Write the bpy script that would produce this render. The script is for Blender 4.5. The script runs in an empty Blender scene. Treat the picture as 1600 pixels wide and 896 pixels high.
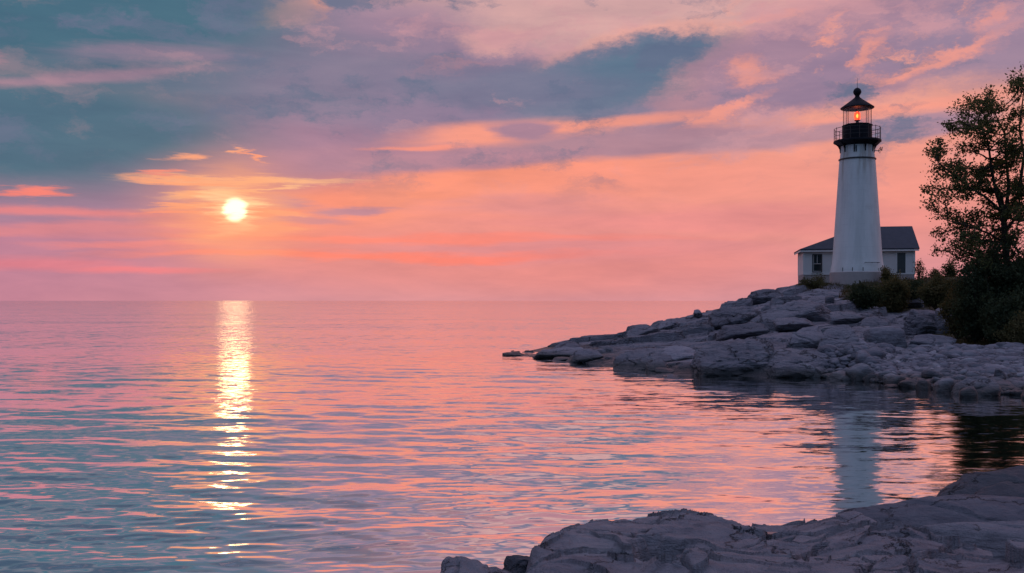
import bpy, bmesh, math, random
import numpy as np
from mathutils import Vector, Matrix

SC = bpy.context.scene
COL = SC.collection
RNG = np.random.default_rng(7)
R = math.radians
EYE = 3.6          # camera height above the water, metres
F = 1537.0         # focal length in photo pixels, used to turn bearings into places


def lin(r, g, b):
    def c(v):
        v /= 255.0
        return v / 12.92 if v <= 0.04045 else ((v + 0.055) / 1.055) ** 2.4
    return (c(r), c(g), c(b), 1.0)


def pt(px, py, Y):
    return Vector(((px - 800) / F * Y, Y, EYE + (470 - py) / F * Y))


# ------------------------------------------------------------------ noise
def _hash(ix, iy, iz, seed):
    h = (ix.astype(np.int64) * 374761393 + iy.astype(np.int64) * 668265263 + iz.astype(np.int64) * 2147483647 + seed * 1274126177) & 0xFFFFFFFF
    h = ((h ^ (h >> 13)) * 1274126177) & 0xFFFFFFFF
    h = ((h ^ (h >> 16)) * 2246822519) & 0xFFFFFFFF
    return (h ^ (h >> 15)) & 0xFFFFFFFF


_G = RNG.normal(size=(256, 3))
_G /= np.linalg.norm(_G, axis=1)[:, None]


def perlin(p, seed=0):
    p = np.asarray(p, float)
    i = np.floor(p).astype(np.int64)
    f = p - i
    w = f * f * f * (f * (f * 6 - 15) + 10)
    out = 0
    for dx in (0, 1):
        for dy in (0, 1):
            for dz in (0, 1):
                g = _G[_hash(i[:, 0] + dx, i[:, 1] + dy, i[:, 2] + dz, seed) & 255]
                d = (g * (f - np.array([dx, dy, dz]))).sum(1)
                ww = (w[:, 0] if dx else 1 - w[:, 0]) * (w[:, 1] if dy else 1 - w[:, 1]) * (w[:, 2] if dz else 1 - w[:, 2])
                out = out + d * ww
    return out * 1.6


def fbm(p, octs=4, seed=0, rough=0.5):
    a, s, o = 1.0, 1.0, 0
    for k in range(octs):
        o = o + a * perlin(np.asarray(p) * s, seed + k * 17)
        a *= rough
        s *= 2.03
    return o


def p3(x, y, z=0.0):
    x = np.asarray(x, float)
    return np.stack([x, np.broadcast_to(y, x.shape), np.broadcast_to(z, x.shape)], 1)


def voronoi2(x, y, seed=0):
    """F1, F2, cell random (3), offset to the cell centre."""
    ix, iy = np.floor(x).astype(np.int64), np.floor(y).astype(np.int64)
    f1 = np.full(x.shape, 9.0); f2 = np.full(x.shape, 9.0)
    rid = np.zeros((3,) + x.shape); ox = np.zeros(x.shape); oy = np.zeros(x.shape)
    for dx in (-1, 0, 1):
        for dy in (-1, 0, 1):
            cx, cy = ix + dx, iy + dy
            z0 = np.zeros_like(cx)
            h = [_hash(cx, cy, z0 + k, seed) / 4294967295.0 for k in range(5)]
            px, py = cx + 0.1 + 0.8 * h[0], cy + 0.1 + 0.8 * h[1]
            d = np.hypot(x - px, y - py)
            m = d < f1
            f2 = np.where(m, f1, np.minimum(f2, d))
            f1 = np.where(m, d, f1)
            for k in range(3):
                rid[k] = np.where(m, h[2 + k], rid[k])
            ox = np.where(m, x - px, ox); oy = np.where(m, y - py, oy)
    return f1, f2, rid, ox, oy


def sstep(a, b, x):
    t = np.clip((x - a) / (b - a), 0, 1)
    return t * t * (3 - 2 * t)


# ------------------------------------------------------------------ object helpers
def mesh_np(name, verts, faces, smooth=True):
    """faces: (N,3) or (N,4) int array, or a list of such arrays."""
    me = bpy.data.meshes.new(name)
    fl = faces if isinstance(faces, list) else [faces]
    fl = [np.asarray(f, np.int32) for f in fl if len(f)]
    verts = np.asarray(verts, np.float32)
    me.vertices.add(len(verts))
    me.vertices.foreach_set("co", verts.ravel())
    loops = np.concatenate([f.ravel() for f in fl])
    tot = np.concatenate([np.full(len(f), f.shape[1], np.int32) for f in fl])
    start = np.concatenate([[0], np.cumsum(tot)[:-1]]).astype(np.int32)
    me.loops.add(len(loops))
    me.loops.foreach_set("vertex_index", loops)
    me.polygons.add(len(tot))
    me.polygons.foreach_set("loop_start", start)
    me.polygons.foreach_set("loop_total", tot)
    me.polygons.foreach_set("use_smooth", np.full(len(tot), smooth, bool))
    me.update(calc_edges=True)
    me.validate()
    return me


def link(name, me, mat, parent=None, loc=(0, 0, 0)):
    o = bpy.data.objects.new(name, me)
    COL.objects.link(o)
    o.location = loc
    if mat is not None and me is not None:
        me.materials.clear(); me.materials.append(mat)
    if parent is not None:
        o.parent = parent
    return o


def tag(o, label=None, cat=None, group=None, kind=None):
    for k, v in (("label", label), ("category", cat), ("group", group), ("kind", kind)):
        if v:
            o[k] = v
    return o


def thing(name, loc, label, cat, rotz=0, group=None):
    o = bpy.data.objects.new(name, None)
    COL.objects.link(o)
    o.location = loc
    o.rotation_euler = (0, 0, rotz)
    o.empty_display_size = 0.5
    return tag(o, label, cat, group)


class MB:
    """collects simple solids into one mesh"""
    def __init__(s):
        s.v, s.f = [], []

    def add(s, v, f):
        b = len(s.v)
        s.v += [tuple(x) for x in v]
        s.f += [tuple(b + i for i in q) for q in f]

    def box(s, x0, x1, y0, y1, z0, z1):
        v = [(x, y, z) for x in (x0, x1) for y in (y0, y1) for z in (z0, z1)]
        s.add(v, [(0, 1, 3, 2), (4, 6, 7, 5), (0, 4, 5, 1), (2, 3, 7, 6), (0, 2, 6, 4), (1, 5, 7, 3)])

    def tube(s, pts, rads, n=8, cap=True):
        pts = [Vector(p) for p in pts]
        rings = []
        up = Vector((0.31, 0.17, 0.93)).normalized()
        for i, p in enumerate(pts):
            d = (pts[min(i + 1, len(pts) - 1)] - pts[max(i - 1, 0)]).normalized()
            a = d.cross(up if abs(d.dot(up)) < 0.95 else Vector((1, 0, 0))).normalized()
            b = d.cross(a)
            r = rads[i] if hasattr(rads, '__len__') else rads
            rings.append([p + (a * math.cos(2 * math.pi * k / n) + b * math.sin(2 * math.pi * k / n)) * r for k in range(n)])
        f = []
        for i in range(len(pts) - 1):
            for k in range(n):
                f.append((i * n + k, i * n + (k + 1) % n, (i + 1) * n + (k + 1) % n, (i + 1) * n + k))
        if cap:
            f.append(tuple(range(n - 1, -1, -1)))
            f.append(tuple((len(pts) - 1) * n + k for k in range(n)))
        s.add([q for r_ in rings for q in r_], f)

    def lathe(s, prof, n=48, closed=False):
        v = [(r * math.cos(2 * math.pi * k / n), r * math.sin(2 * math.pi * k / n), z) for r, z in prof for k in range(n)]
        m = len(prof)
        f = []
        for i in range(m if closed else m - 1):
            j = (i + 1) % m
            for k in range(n):
                f.append((i * n + k, i * n + (k + 1) % n, j * n + (k + 1) % n, j * n + k))
        if not closed:
            if prof[0][0] > 1e-4: f.append(tuple(range(n - 1, -1, -1)))
            if prof[-1][0] > 1e-4: f.append(tuple((m - 1) * n + k for k in range(n)))
        s.add(v, f)

    def build(s, name, mat, parent=None, smooth_deg=None, bevel=0, loc=(0, 0, 0)):
        me = bpy.data.meshes.new(name)
        me.from_pydata(s.v, [], s.f)
        me.update()
        bm = bmesh.new(); bm.from_mesh(me)
        bmesh.ops.remove_doubles(bm, verts=bm.verts, dist=1e-5)
        bmesh.ops.recalc_face_normals(bm, faces=bm.faces)
        if bevel:
            es = [e for e in bm.edges if len(e.link_faces) == 2 and e.calc_face_angle(0) > 0.6]
            bmesh.ops.bevel(bm, geom=es, offset=bevel, segments=2, profile=0.6, affect='EDGES')
        if smooth_deg:
            for f in bm.faces: f.smooth = True
            for e in bm.edges:
                if len(e.link_faces) == 2 and e.calc_face_angle(0) > R(smooth_deg): e.smooth = False
        bm.to_mesh(me); bm.free()
        return link(name, me, mat, parent, loc)


# ------------------------------------------------------------------ materials
class NT:
    def __init__(s, tree):
        s.t = tree; s.n = tree.nodes; s.l = tree.links

    def node(s, typ, **kw):
        n = s.n.new(typ)
        for k, v in kw.items():
            setattr(n, k, v)
        return n

    def put(s, sock, v):
        if isinstance(v, bpy.types.NodeSocket):
            s.l.new(v, sock)
        elif v is not None:
            sock.default_value = v

    def math(s, op, a, b=None, clamp=False):
        n = s.node('ShaderNodeMath', operation=op, use_clamp=clamp)
        s.put(n.inputs[0], a); s.put(n.inputs[1], b)
        return n.outputs[0]

    def vmath(s, op, a, b=None, out=0):
        n = s.node('ShaderNodeVectorMath', operation=op)
        s.put(n.inputs[0], a)
        if op == 'SCALE': s.put(n.inputs['Scale'], b)
        else: s.put(n.inputs[1], b)
        return n.outputs[out]

    def mix(s, fac, a, b, mode='MIX'):
        n = s.node('ShaderNodeMix', data_type='RGBA', blend_type=mode)
        s.put(n.inputs[0], fac); s.put(n.inputs[6], a); s.put(n.inputs[7], b)
        return n.outputs[2]

    def noise(s, vec, scale, detail=4, rough=0.55, dist=0.0):
        n = s.node('ShaderNodeTexNoise')
        s.put(n.inputs['Vector'], vec)
        n.inputs['Scale'].default_value = scale; n.inputs['Detail'].default_value = detail
        n.inputs['Roughness'].default_value = rough; n.inputs['Distortion'].default_value = dist
        return n

    def ramp(s, fac, stops, interp='LINEAR'):
        n = s.node('ShaderNodeValToRGB')
        n.color_ramp.interpolation = interp
        e = n.color_ramp.elements
        while len(e) < len(stops): e.new(0.5)
        for q, (p, c) in zip(e, stops):
            q.position = p; q.color = c
        s.put(n.inputs[0], fac)
        return n.outputs[0]

    def maprange(s, v, a, b, c=0.0, d=1.0, smooth=True):
        n = s.node('ShaderNodeMapRange', interpolation_type='SMOOTHSTEP' if smooth else 'LINEAR')
        s.put(n.inputs[0], v)
        n.inputs[1].default_value = a; n.inputs[2].default_value = b; n.inputs[3].default_value = c; n.inputs[4].default_value = d
        return n.outputs[0]


def new_mat(name):
    m = bpy.data.materials.new(name)
    m.use_nodes = True
    m.node_tree.nodes.clear()
    t = NT(m.node_tree)
    out = t.node('ShaderNodeOutputMaterial')
    return m, t, out


def principled(t, out, color, rough=0.6, normal=None, spec=0.5, metal=0.0):
    b = t.node('ShaderNodeBsdfPrincipled')
    t.put(b.inputs['Base Color'], color); t.put(b.inputs['Roughness'], rough)
    b.inputs['Metallic'].default_value = metal
    b.inputs['Specular IOR Level'].default_value = spec
    if normal is not None: t.put(b.inputs['Normal'], normal)
    t.l.new(b.outputs[0], out.inputs[0])
    return b


def bump(t, h, dist, strength=1.0, normal=None):
    n = t.node('ShaderNodeBump')
    n.inputs['Strength'].default_value = strength
    n.inputs['Distance'].default_value = dist
    t.put(n.inputs['Height'], h)
    if normal is not None: t.put(n.inputs['Normal'], normal)
    return n.outputs[0]


def pos(t):
    return t.node('ShaderNodeNewGeometry').outputs['Position']


def objco(t):
    return t.node('ShaderNodeTexCoord').outputs['Object']


def simple_mat(name, col, rough=0.6, var=0.12, nscale=3.0, bumpd=0.0, spec=0.4):
    m, t, out = new_mat(name)
    n = t.noise(objco(t), nscale, 5)
    c2 = tuple(c * (1 - var) for c in col[:3]) + (1,)
    c1 = tuple(min(1, c * (1 + var)) for c in col[:3]) + (1,)
    c = t.mix(n.outputs[0], c2, c1)
    nm = bump(t, t.noise(objco(t), nscale * 6, 5).outputs[0], bumpd) if bumpd else None
    principled(t, out, c, rough, nm, spec)
    return m


def rock_mat(name, base=(0.222, 0.22, 0.252), scale=1.0, bd=0.03, soil=False, vary=0.0, attr=False):
    m, t, out = new_mat(name)
    P = pos(t)
    big = t.noise(P, 0.55 * scale, 5, 0.6)
    med = t.noise(P, 3.0 * scale, 6, 0.65, 0.4)
    st = t.vmath('MULTIPLY', P, (0.55, 0.8, 3.2))
    strat = t.noise(st, 2.4 * scale, 6, 0.62, 0.6)
    fine = t.noise(P, 22 * scale, 5, 0.7)
    f = t.math('ADD', t.math('MULTIPLY', big.outputs[0], 0.55), t.math('MULTIPLY', med.outputs[0], 0.45))
    b = base
    c = t.ramp(f, [(0.30, (b[0] * .5, b[1] * .5, b[2] * .54, 1)), (0.46, (b[0] * .86, b[1] * .85, b[2] * .87, 1)),
                   (0.56, (b[0], b[1], b[2], 1)), (0.72, (b[0] * 1.35, b[1] * 1.32, b[2] * 1.28, 1))])
    # dark mineral seams and lichen flecks
    seam = t.maprange(strat.outputs[0], 0.34, 0.43, 1.0, 0.0)
    c = t.mix(t.math('MULTIPLY', seam, 0.45), c, (b[0] * .35, b[1] * .35, b[2] * .38, 1))
    fl = t.maprange(fine.outputs[0], 0.60, 0.70)
    c = t.mix(t.math('MULTIPLY', fl, 0.25), c, (b[0] * 1.5, b[1] * 1.5, b[2] * 1.45, 1))
    # beds and loose stones differ in tone
    if soil or attr:
        tn = t.node('ShaderNodeAttribute', attribute_name='bed').outputs['Fac']
        c = t.mix(1.0, c, t.ramp(tn, [(0, (0.62, 0.63, 0.66, 1)), (0.5, (1, 1, 1, 1)), (1, (1.35, 1.3, 1.28, 1))]), 'MULTIPLY')
    elif vary:
        tn = t.node('ShaderNodeObjectInfo').outputs['Random']
        c = t.mix(1.0, c, t.ramp(tn, [(0, (1 - vary, 1 - vary, 1 - vary * .95, 1)), (0.6, (1, 1, 1, 1)), (1, (1 + vary * 1.3, 1 + vary * 1.2, 1 + vary * 1.15, 1))]), 'MULTIPLY')
    # wet and weedy below the splash line
    z = t.node('ShaderNodeSeparateXYZ'); t.l.new(P, z.inputs[0])
    wz = t.math('SUBTRACT', z.outputs[2], t.math('MULTIPLY', big.outputs[0], 0.35))
    wet = t.maprange(wz, 0.02, 0.42, 1.0, 0.0)
    c = t.mix(t.math('MULTIPLY', wet, 0.8), c, (0.035, 0.037, 0.035, 1))
    if soil:
        a = t.node('ShaderNodeAttribute', attribute_name='soil')
        sn = t.noise(P, 1.7, 6, 0.7)
        sm = t.maprange(t.math('ADD', a.outputs['Fac'], t.math('MULTIPLY', t.math('SUBTRACT', sn.outputs[0], 0.5), 0.9)), 0.35, 0.6)
        sc = t.mix(t.noise(P, 9, 4).outputs[0], (0.035, 0.032, 0.016, 1), (0.085, 0.07, 0.035, 1))
        c = t.mix(sm, c, sc)
    h = t.math('ADD', t.math('MULTIPLY', strat.outputs[0], 1.0), t.math('ADD', t.math('MULTIPLY', med.outputs[0], 0.7), t.math('MULTIPLY', fine.outputs[0], 0.22)))
    # hairline cracks
    cv = t.node('ShaderNodeTexVoronoi', feature='DISTANCE_TO_EDGE')
    wv = t.vmath('ADD', t.vmath('MULTIPLY', P, (0.7, 1.0, 1.6)), t.vmath('SCALE', t.noise(P, 1.6 * scale, 5, 0.7).outputs['Color'], 1.1 / scale))
    t.l.new(wv, cv.inputs['Vector']); cv.inputs['Scale'].default_value = 0.62 * scale
    crk = t.math('MULTIPLY', t.maprange(cv.outputs[0], 0.0, 0.022, 1.0, 0.0), t.maprange(t.noise(P, 0.9 * scale, 3).outputs[0], 0.44, 0.56))
    c = t.mix(t.math('MULTIPLY', crk, 0.75), c, (b[0] * .16, b[1] * .16, b[2] * .18, 1))
    h = t.math('SUBTRACT', h, t.math('MULTIPLY', crk, 0.5))
    nm = bump(t, h, bd * 2.2, 1.0)
    rough = t.maprange(wet, 0, 1, 0.85, 0.35, False)
    principled(t, out, c, rough, nm, 0.35)
    return m


M = {}
M['rock'] = rock_mat('headland_rock', scale=0.5, bd=0.16, soil=True)
M['boulder'] = rock_mat('boulder_rock', base=(0.23, 0.226, 0.258), scale=0.7, bd=0.09, vary=0.3)
M['stone'] = rock_mat('beach_stone', base=(0.225, 0.228, 0.255), scale=1.1, bd=0.05, vary=0.55)
M['pebble'] = rock_mat('beach_pebble', base=(0.19, 0.192, 0.222), scale=1.1, bd=0.03, attr=True)
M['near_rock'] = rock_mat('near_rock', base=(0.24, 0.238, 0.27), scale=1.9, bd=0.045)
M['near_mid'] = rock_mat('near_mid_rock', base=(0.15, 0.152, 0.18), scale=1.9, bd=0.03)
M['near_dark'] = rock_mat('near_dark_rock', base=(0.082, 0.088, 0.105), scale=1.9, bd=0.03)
M['black'] = simple_mat('black_paint', (0.009, 0.012, 0.018, 1), 0.6, 0.3, 2, 0.004, 0.12)
M['dark_metal'] = simple_mat('dark_metal', (0.03, 0.03, 0.034, 1), 0.5, 0.3, 5)
M['trim_white'] = simple_mat('white_trim', (0.75, 0.75, 0.74, 1), 0.5, 0.06, 3)
M['door'] = simple_mat('dark_door', (0.05, 0.065, 0.07, 1), 0.5, 0.2, 3)
M['bark'] = simple_mat('bark', (0.045, 0.035, 0.028, 1), 0.9, 0.4, 6, 0.02, 0.2)


def tower_mat():
    m, t, out = new_mat('white_painted_masonry')
    P = objco(t)
    st = t.noise(t.vmath('MULTIPLY', P, (1.6, 1.6, 0.16)), 1.0, 5, 0.6)
    bl = t.noise(P, 0.8, 5, 0.6)
    c = t.mix(t.maprange(st.outputs[0], 0.35, 0.7), (0.84, 0.84, 0.83, 1), (0.70, 0.71, 0.70, 1))
    c = t.mix(t.math('MULTIPLY', t.maprange(bl.outputs[0], 0.5, 0.72), 0.3), c, (0.60, 0.60, 0.57, 1))
    z = t.node('ShaderNodeSeparateXYZ'); t.l.new(P, z.inputs[0])
    top = t.maprange(t.math('ADD', z.outputs[2], t.math('MULTIPLY', st.outputs[0], 4.0)), 10.2, 14.0)
    c = t.mix(t.math('MULTIPLY', t.math('MULTIPLY', top, t.maprange(st.outputs[0], 0.5, 0.66)), 0.5), c, (0.36, 0.27, 0.20, 1))
    course = t.math('FRACT', t.math('MULTIPLY', z.outputs[2], 1.9))
    j = t.maprange(t.math('ABSOLUTE', t.math('SUBTRACT', course, 0.5)), 0.45, 0.5)
    jm = t.math('MULTIPLY', j, t.maprange(t.noise(P, 1.3, 4).outputs[0], 0.42, 0.6))
    c = t.mix(t.math('MULTIPLY', jm, 0.3), c, (0.5, 0.5, 0.5, 1))
    h = t.math('SUBTRACT', t.noise(P, 5, 5).outputs[0], t.math('MULTIPLY', j, 0.6))
    principled(t, out, c, 0.6, bump(t, h, 0.012, 0.6), 0.35)
    return m


def siding_mat():
    m, t, out = new_mat('white_clapboard')
    P = objco(t)
    z = t.node('ShaderNodeSeparateXYZ'); t.l.new(P, z.inputs[0])
    saw = t.math('FRACT', t.math('MULTIPLY', z.outputs[2], 7.0))
    c = t.mix(t.noise(P, 1.2, 5).outputs[0], (0.66, 0.67, 0.67, 1), (0.80, 0.80, 0.79, 1))
    principled(t, out, c, 0.6, bump(t, saw, 0.02, 0.5), 0.3)
    return m


def shingle_mat():
    m, t, out = new_mat('grey_shingles')
    P = objco(t)
    b = t.node('ShaderNodeTexBrick')
    t.l.new(t.vmath('MULTIPLY', P, (1, 1, 1)), b.inputs[0])
    b.inputs['Scale'].default_value = 3.0
    n = t.noise(P, 2.2, 6, 0.7)
    c = t.mix(n.outputs[0], (0.035, 0.042, 0.058, 1), (0.085, 0.095, 0.12, 1))
    z = t.node('ShaderNodeSeparateXYZ'); t.l.new(P, z.inputs[0])
    saw = t.math('FRACT', t.math('MULTIPLY', z.outputs[2], 6.0))
    principled(t, out, c, 0.8, bump(t, saw, 0.03, 0.6), 0.3)
    return m


def glass_mat(name, dark=False):
    m, t, out = new_mat(name)
    if dark:
        principled(t, out, (0.02, 0.03, 0.035, 1), 0.08, None, 0.6)
        return m
    lw = t.node('ShaderNodeLayerWeight'); lw.inputs[0].default_value = 0.5
    fz = t.math('ADD', t.math('MULTIPLY', t.math('POWER', lw.outputs['Facing'], 5.0), 0.5), 0.025)
    tr = t.node('ShaderNodeBsdfTransparent'); tr.inputs[0].default_value = (0.95, 0.95, 0.96, 1)
    gl = t.node('ShaderNodeBsdfGlossy'); gl.inputs['Roughness'].default_value = 0.03
    mx = t.node('ShaderNodeMixShader')
    t.l.new(fz, mx.inputs[0]); t.l.new(tr.outputs[0], mx.inputs[1]); t.l.new(gl.outputs[0], mx.inputs[2])
    t.l.new(mx.outputs[0], out.inputs[0])
    return m


def lamp_mat(name, col, strength):
    m, t, out = new_mat(name)
    e = t.node('ShaderNodeEmission')
    e.inputs[0].default_value = col; e.inputs[1].default_value = strength
    t.l.new(e.outputs[0], out.inputs[0])
    return m


def leaf_mat(name, c1, c2, trans=0.35, accent=None):
    m, t, out = new_mat(name)
    P = pos(t)
    big = t.noise(P, 0.7, 3)
    sm = t.noise(P, 7, 3)
    f = t.math('ADD', t.math('MULTIPLY', big.outputs[0], 0.5), t.math('MULTIPLY', sm.outputs[0], 0.5))
    c = t.mix(t.maprange(f, 0.35, 0.65), c1, c2)
    if accent:
        c = t.mix(t.maprange(t.noise(P, 3.1, 4).outputs[0], 0.58, 0.7, 0, 0.6), c, accent)
    d = t.node('ShaderNodeBsdfDiffuse'); t.l.new(c, d.inputs[0])
    tl = t.node('ShaderNodeBsdfTranslucent')
    t.l.new(t.mix(1.0, c, (1.25, 1.2, 0.8, 1), 'MULTIPLY'), tl.inputs[0])
    mx = t.node('ShaderNodeMixShader'); mx.inputs[0].default_value = trans
    t.l.new(d.outputs[0], mx.inputs[1]); t.l.new(tl.outputs[0], mx.inputs[2])
    t.l.new(mx.outputs[0], out.inputs[0])
    return m


M['tower'] = tower_mat(); M['siding'] = siding_mat(); M['shingle'] = shingle_mat()
M['foundation'] = simple_mat('foundation_stone', (0.46, 0.40, 0.39, 1), 0.85, 0.2, 2.5, 0.03)
M['glass'] = glass_mat('lantern_glass'); M['dark_glass'] = glass_mat('window_glass', True)
M['lens'] = lamp_mat('lamp_glow', (1.0, 0.06, 0.02, 1), 3.0)
M['lens_core'] = lamp_mat('lamp_core', (1.0, 0.42, 0.07, 1), 2.4)
M['leaf'] = leaf_mat('tree_leaf', (0.075, 0.10, 0.045, 1), (0.165, 0.165, 0.075, 1), 0.45, (0.22, 0.15, 0.07, 1))
M['bush'] = leaf_mat('bush_leaf', (0.04, 0.058, 0.038, 1), (0.09, 0.105, 0.055, 1), 0.3)
M['bush_olive'] = leaf_mat('olive_leaf', (0.085, 0.09, 0.045, 1), (0.18, 0.15, 0.075, 1), 0.35)
M['grass'] = leaf_mat('dry_grass', (0.05, 0.042, 0.02, 1), (0.14, 0.10, 0.05, 1), 0.3)

# ------------------------------------------------------------------ sky
SUN_AZ = math.degrees(math.atan2(366 - 800, F))
SUN_EL = math.degrees(math.atan2((470 - 328) / F, math.hypot(1, (366 - 800) / F)))


def azel(px, py):
    u, v = (px - 800) / F, (470 - py) / F
    return math.degrees(math.atan(u)), math.degrees(math.atan2(v, math.hypot(1, u)))


def build_world():
    w = bpy.data.worlds.new("World")
    SC.world = w
    w.use_nodes = True
    w.node_tree.nodes.clear()
    t = NT(w.node_tree)
    out = t.node('ShaderNodeOutputWorld')
    bg = t.node('ShaderNodeBackground')
    t.l.new(bg.outputs[0], out.inputs[0])
    d = t.node('ShaderNodeTexCoord').outputs['Generated']
    s = t.node('ShaderNodeSeparateXYZ'); t.l.new(d, s.inputs[0])
    az = t.math('MULTIPLY', t.math('ARCTAN2', s.outputs[0], s.outputs[1]), 180 / math.pi)
    el = t.math('MULTIPLY', t.math('ARCSINE', s.outputs[2]), 180 / math.pi)
    cb = t.node('ShaderNodeCombineXYZ'); t.l.new(az, cb.inputs[0]); t.l.new(el, cb.inputs[1])
    W = cb.outputs[0]

    def warp(scale_vec, amp_vec, detail, rough, off):
        v = t.vmath('ADD', t.vmath('MULTIPLY', W, scale_vec), off)
        n = t.noise(v, 1.0, detail, rough)
        q = t.vmath('MULTIPLY', t.vmath('SUBTRACT', n.outputs['Color'], (0.5, 0.5, 0.5)), amp_vec)
        return t.vmath('ADD', W, q)
    W_soft = warp((0.05, 0.16, 0), (9.0, 2.6, 0), 5, 0.55, (3.1, 7.7, 1.5))
    W_str = warp((0.07, 0.5, 0), (14.0, 2.0, 0), 6, 0.62, (11.3, 2.9, 4.5))
    W_puf = warp((0.26, 0.50, 0), (5.2, 2.7, 0), 10, 0.72, (5.7, 13.1, 8.2))
    W_fil = warp((0.12, 1.3, 0), (9.0, 1.6, 0), 8, 0.68, (1.7, 3.1, 2.2))
    W_ban = warp((0.09, 0.42, 0), (6.0, 1.2, 0), 8, 0.64, (8.3, 4.4, 6.1))
    WW = {'b': W_ban, 'o': W, 's': W_soft, 't': W_str, 'p': W_puf, 'f': W_fil}

    # clear air: colour by height, warmer towards the sunset, blue behind
    front = t.ramp(t.math('DIVIDE', el, 90.0), [
        (0.0, lin(214, 146, 153)), (0.018, lin(220, 146, 150)), (0.045, lin(233, 148, 140)), (0.08, lin(243, 156, 136)),
        (0.115, lin(234, 158, 143)), (0.15, lin(222, 163, 154)), (0.19, lin(216, 160, 160)), (0.30, lin(208, 146, 158)),
        (0.45, lin(184, 152, 178)), (0.62, lin(186, 178, 212)), (1.0, lin(190, 192, 228))])
    back = t.ramp(t.math('DIVIDE', el, 90.0), [(0.0, lin(28, 50, 74)), (0.10, lin(54, 86, 116)), (0.28, lin(106, 140, 176)), (0.45, lin(138, 162, 204)), (0.62, lin(162, 168, 208)), (1.0, lin(192, 192, 228))])
    col = t.mix(t.maprange(t.math('ABSOLUTE', t.math('SUBTRACT', az, 6)), 46, 112), front, back)

    K = 26.8

    def blob(c, cx, cy, rx, ry, rgb, op=1.0, soft=0.35, rot=0.0, wv='s', deg=False):
        if deg: a, e = cx, cy
        else:
            a, e = azel(cx, cy); rx, ry = rx / K, ry / K
        m = t.node('ShaderNodeMapping', vector_type='TEXTURE')
        # a vanishing dependence on the colour so far keeps the evaluation in order (and the shader stack small)
        ma = t.node('ShaderNodeVectorMath', operation='MULTIPLY_ADD')
        t.put(ma.inputs[0], c); ma.inputs[1].default_value = (1e-6, 1e-6, 0); t.put(ma.inputs[2], WW[wv])
        t.l.new(ma.outputs[0], m.inputs[0])
        m.inputs[1].default_value = (a, e, 0)
        m.inputs[2].default_value = (0, 0, R(rot))
        m.inputs[3].default_value = (rx, ry, 1)
        dd = t.vmath('LENGTH', m.outputs[0], None, 1)
        k = t.maprange(dd, 1 - soft, 1 + soft, op, 0.0)
        return t.mix(k, c, lin(*rgb))

    B = lambda *a, **k: blob(col, *a, **k)
    # --- high sky beyond the frame: teal to the left, mauve to the right
    col = B(-36, 28.5, 46, 15, (44, 84, 110), 0.95, 0.45, 0, 's', True)
    col = B(20, 26, 26, 7, (208, 144, 154), 0.8, 0.5, 4, 't', True)
        # --- low mauve air on the left, salmon glow right of the sun
    col = B(-180, 410, 660, 85, (190, 127, 150), 0.95, 0.45, 0, 's')
    col = B(740, 290, 340, 66, (255, 150, 120), 0.9, 0.55, 3, 's')
    col = B(780, 405, 400, 50, (232, 138, 132), 0.7, 0.6, 0, 's')
    col = B(1150, 300, 400, 60, (240, 152, 140), 0.6, 0.6, 2, 't')
    col = B(1050, 345, 330, 20, (232, 142, 142), 0.7, 0.6, 0, 't')
    col = B(860, 390, 260, 18, (222, 140, 146), 0.6, 0.6, 0, 't')
    # --- sun glow
    sa, se = SUN_AZ, SUN_EL
    col = B(sa, se - 0.3, 6.0, 2.6, (244, 136, 118), 0.85, 0.8, 0, 's', True)
    col = B(sa + 0.4, se + 0.1, 3.0, 1.4, (255, 150, 112), 0.9, 0.8, 2, 's', True)
    col = B(10, 395, 330, 62, (184, 124, 150), 0.85, 0.55, 0, 's')
    # --- pale gap high in the middle
    col = B(900, 25, 330, 60, (212, 167, 166), 0.9, 0.5, 0, 's')
    # --- large mauve deck on the left
    col = B(60, 305, 300, 42, (156, 122, 150), 0.95, 0.4, 3, 's')
    col = B(300, 220, 540, 72, (163, 126, 151), 0.97, 0.35, 4, 's')
    col = B(620, 245, 230, 22, (176, 130, 150), 0.9, 0.45, 4, 't')
    col = B(470, 95, 440, 92, (148, 126, 151), 0.97, 0.3, -4, 'p')
    col = B(545, 130, 370, 44, (128, 121, 146), 0.92, 0.3, -1, 'p')
    col = B(760, 150, 170, 40, (124, 122, 147), 0.9, 0.3, 2, 'p')
    col = B(420, 60, 210, 26, (126, 121, 146), 0.6, 0.5, 0, 'p')
    # bright torn gaps along its top
    col = B(455, 20, 46, 17, (222, 160, 152), 0.85, 0.5, 8, 'p')
    col = B(505, 8, 16, 16, (250, 165, 138), 0.75, 0.5, 40, 'p')
    col = B(600, 32, 130, 24, (160, 132, 155), 0.7, 0.6, 4, 's')
    col = B(775, 62, 60, 17, (216, 162, 160), 0.85, 0.5, 10, 'p')
    col = B(700, 104, 60, 6, (226, 146, 144), 0.7, 0.6, 6, 'p')
    # --- teal banks top left
    col = B(100, 15, 330, 96, (64, 107, 128), 0.97, 0.45, 4, 's')
    col = B(20, 200, 300, 84, (68, 107, 129), 0.97, 0.45, 4, 's')
    col = B(110, 124, 170, 8, (168, 130, 150), 0.7, 0.8, 8, 'b')
    col = B(255, 82, 90, 12, (146, 124, 148), 0.7, 0.7, 6, 't')
    col = B(5, 92, 24, 12, (200, 134, 148), 0.8, 0.7, 0, 't')
    # --- central cumulus bank, lit rim then grey-blue body
    col = B(820, 168, 280, 44, (146, 126, 152), 0.95, 0.3, 1, 'p')
    col = B(700, 120, 150, 22, (130, 121, 147), 0.9, 0.4, 3, 'p')
    col = B(1010, 112, 172, 64, (244, 166, 146), 0.55, 0.25, 8, 'p')
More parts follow.
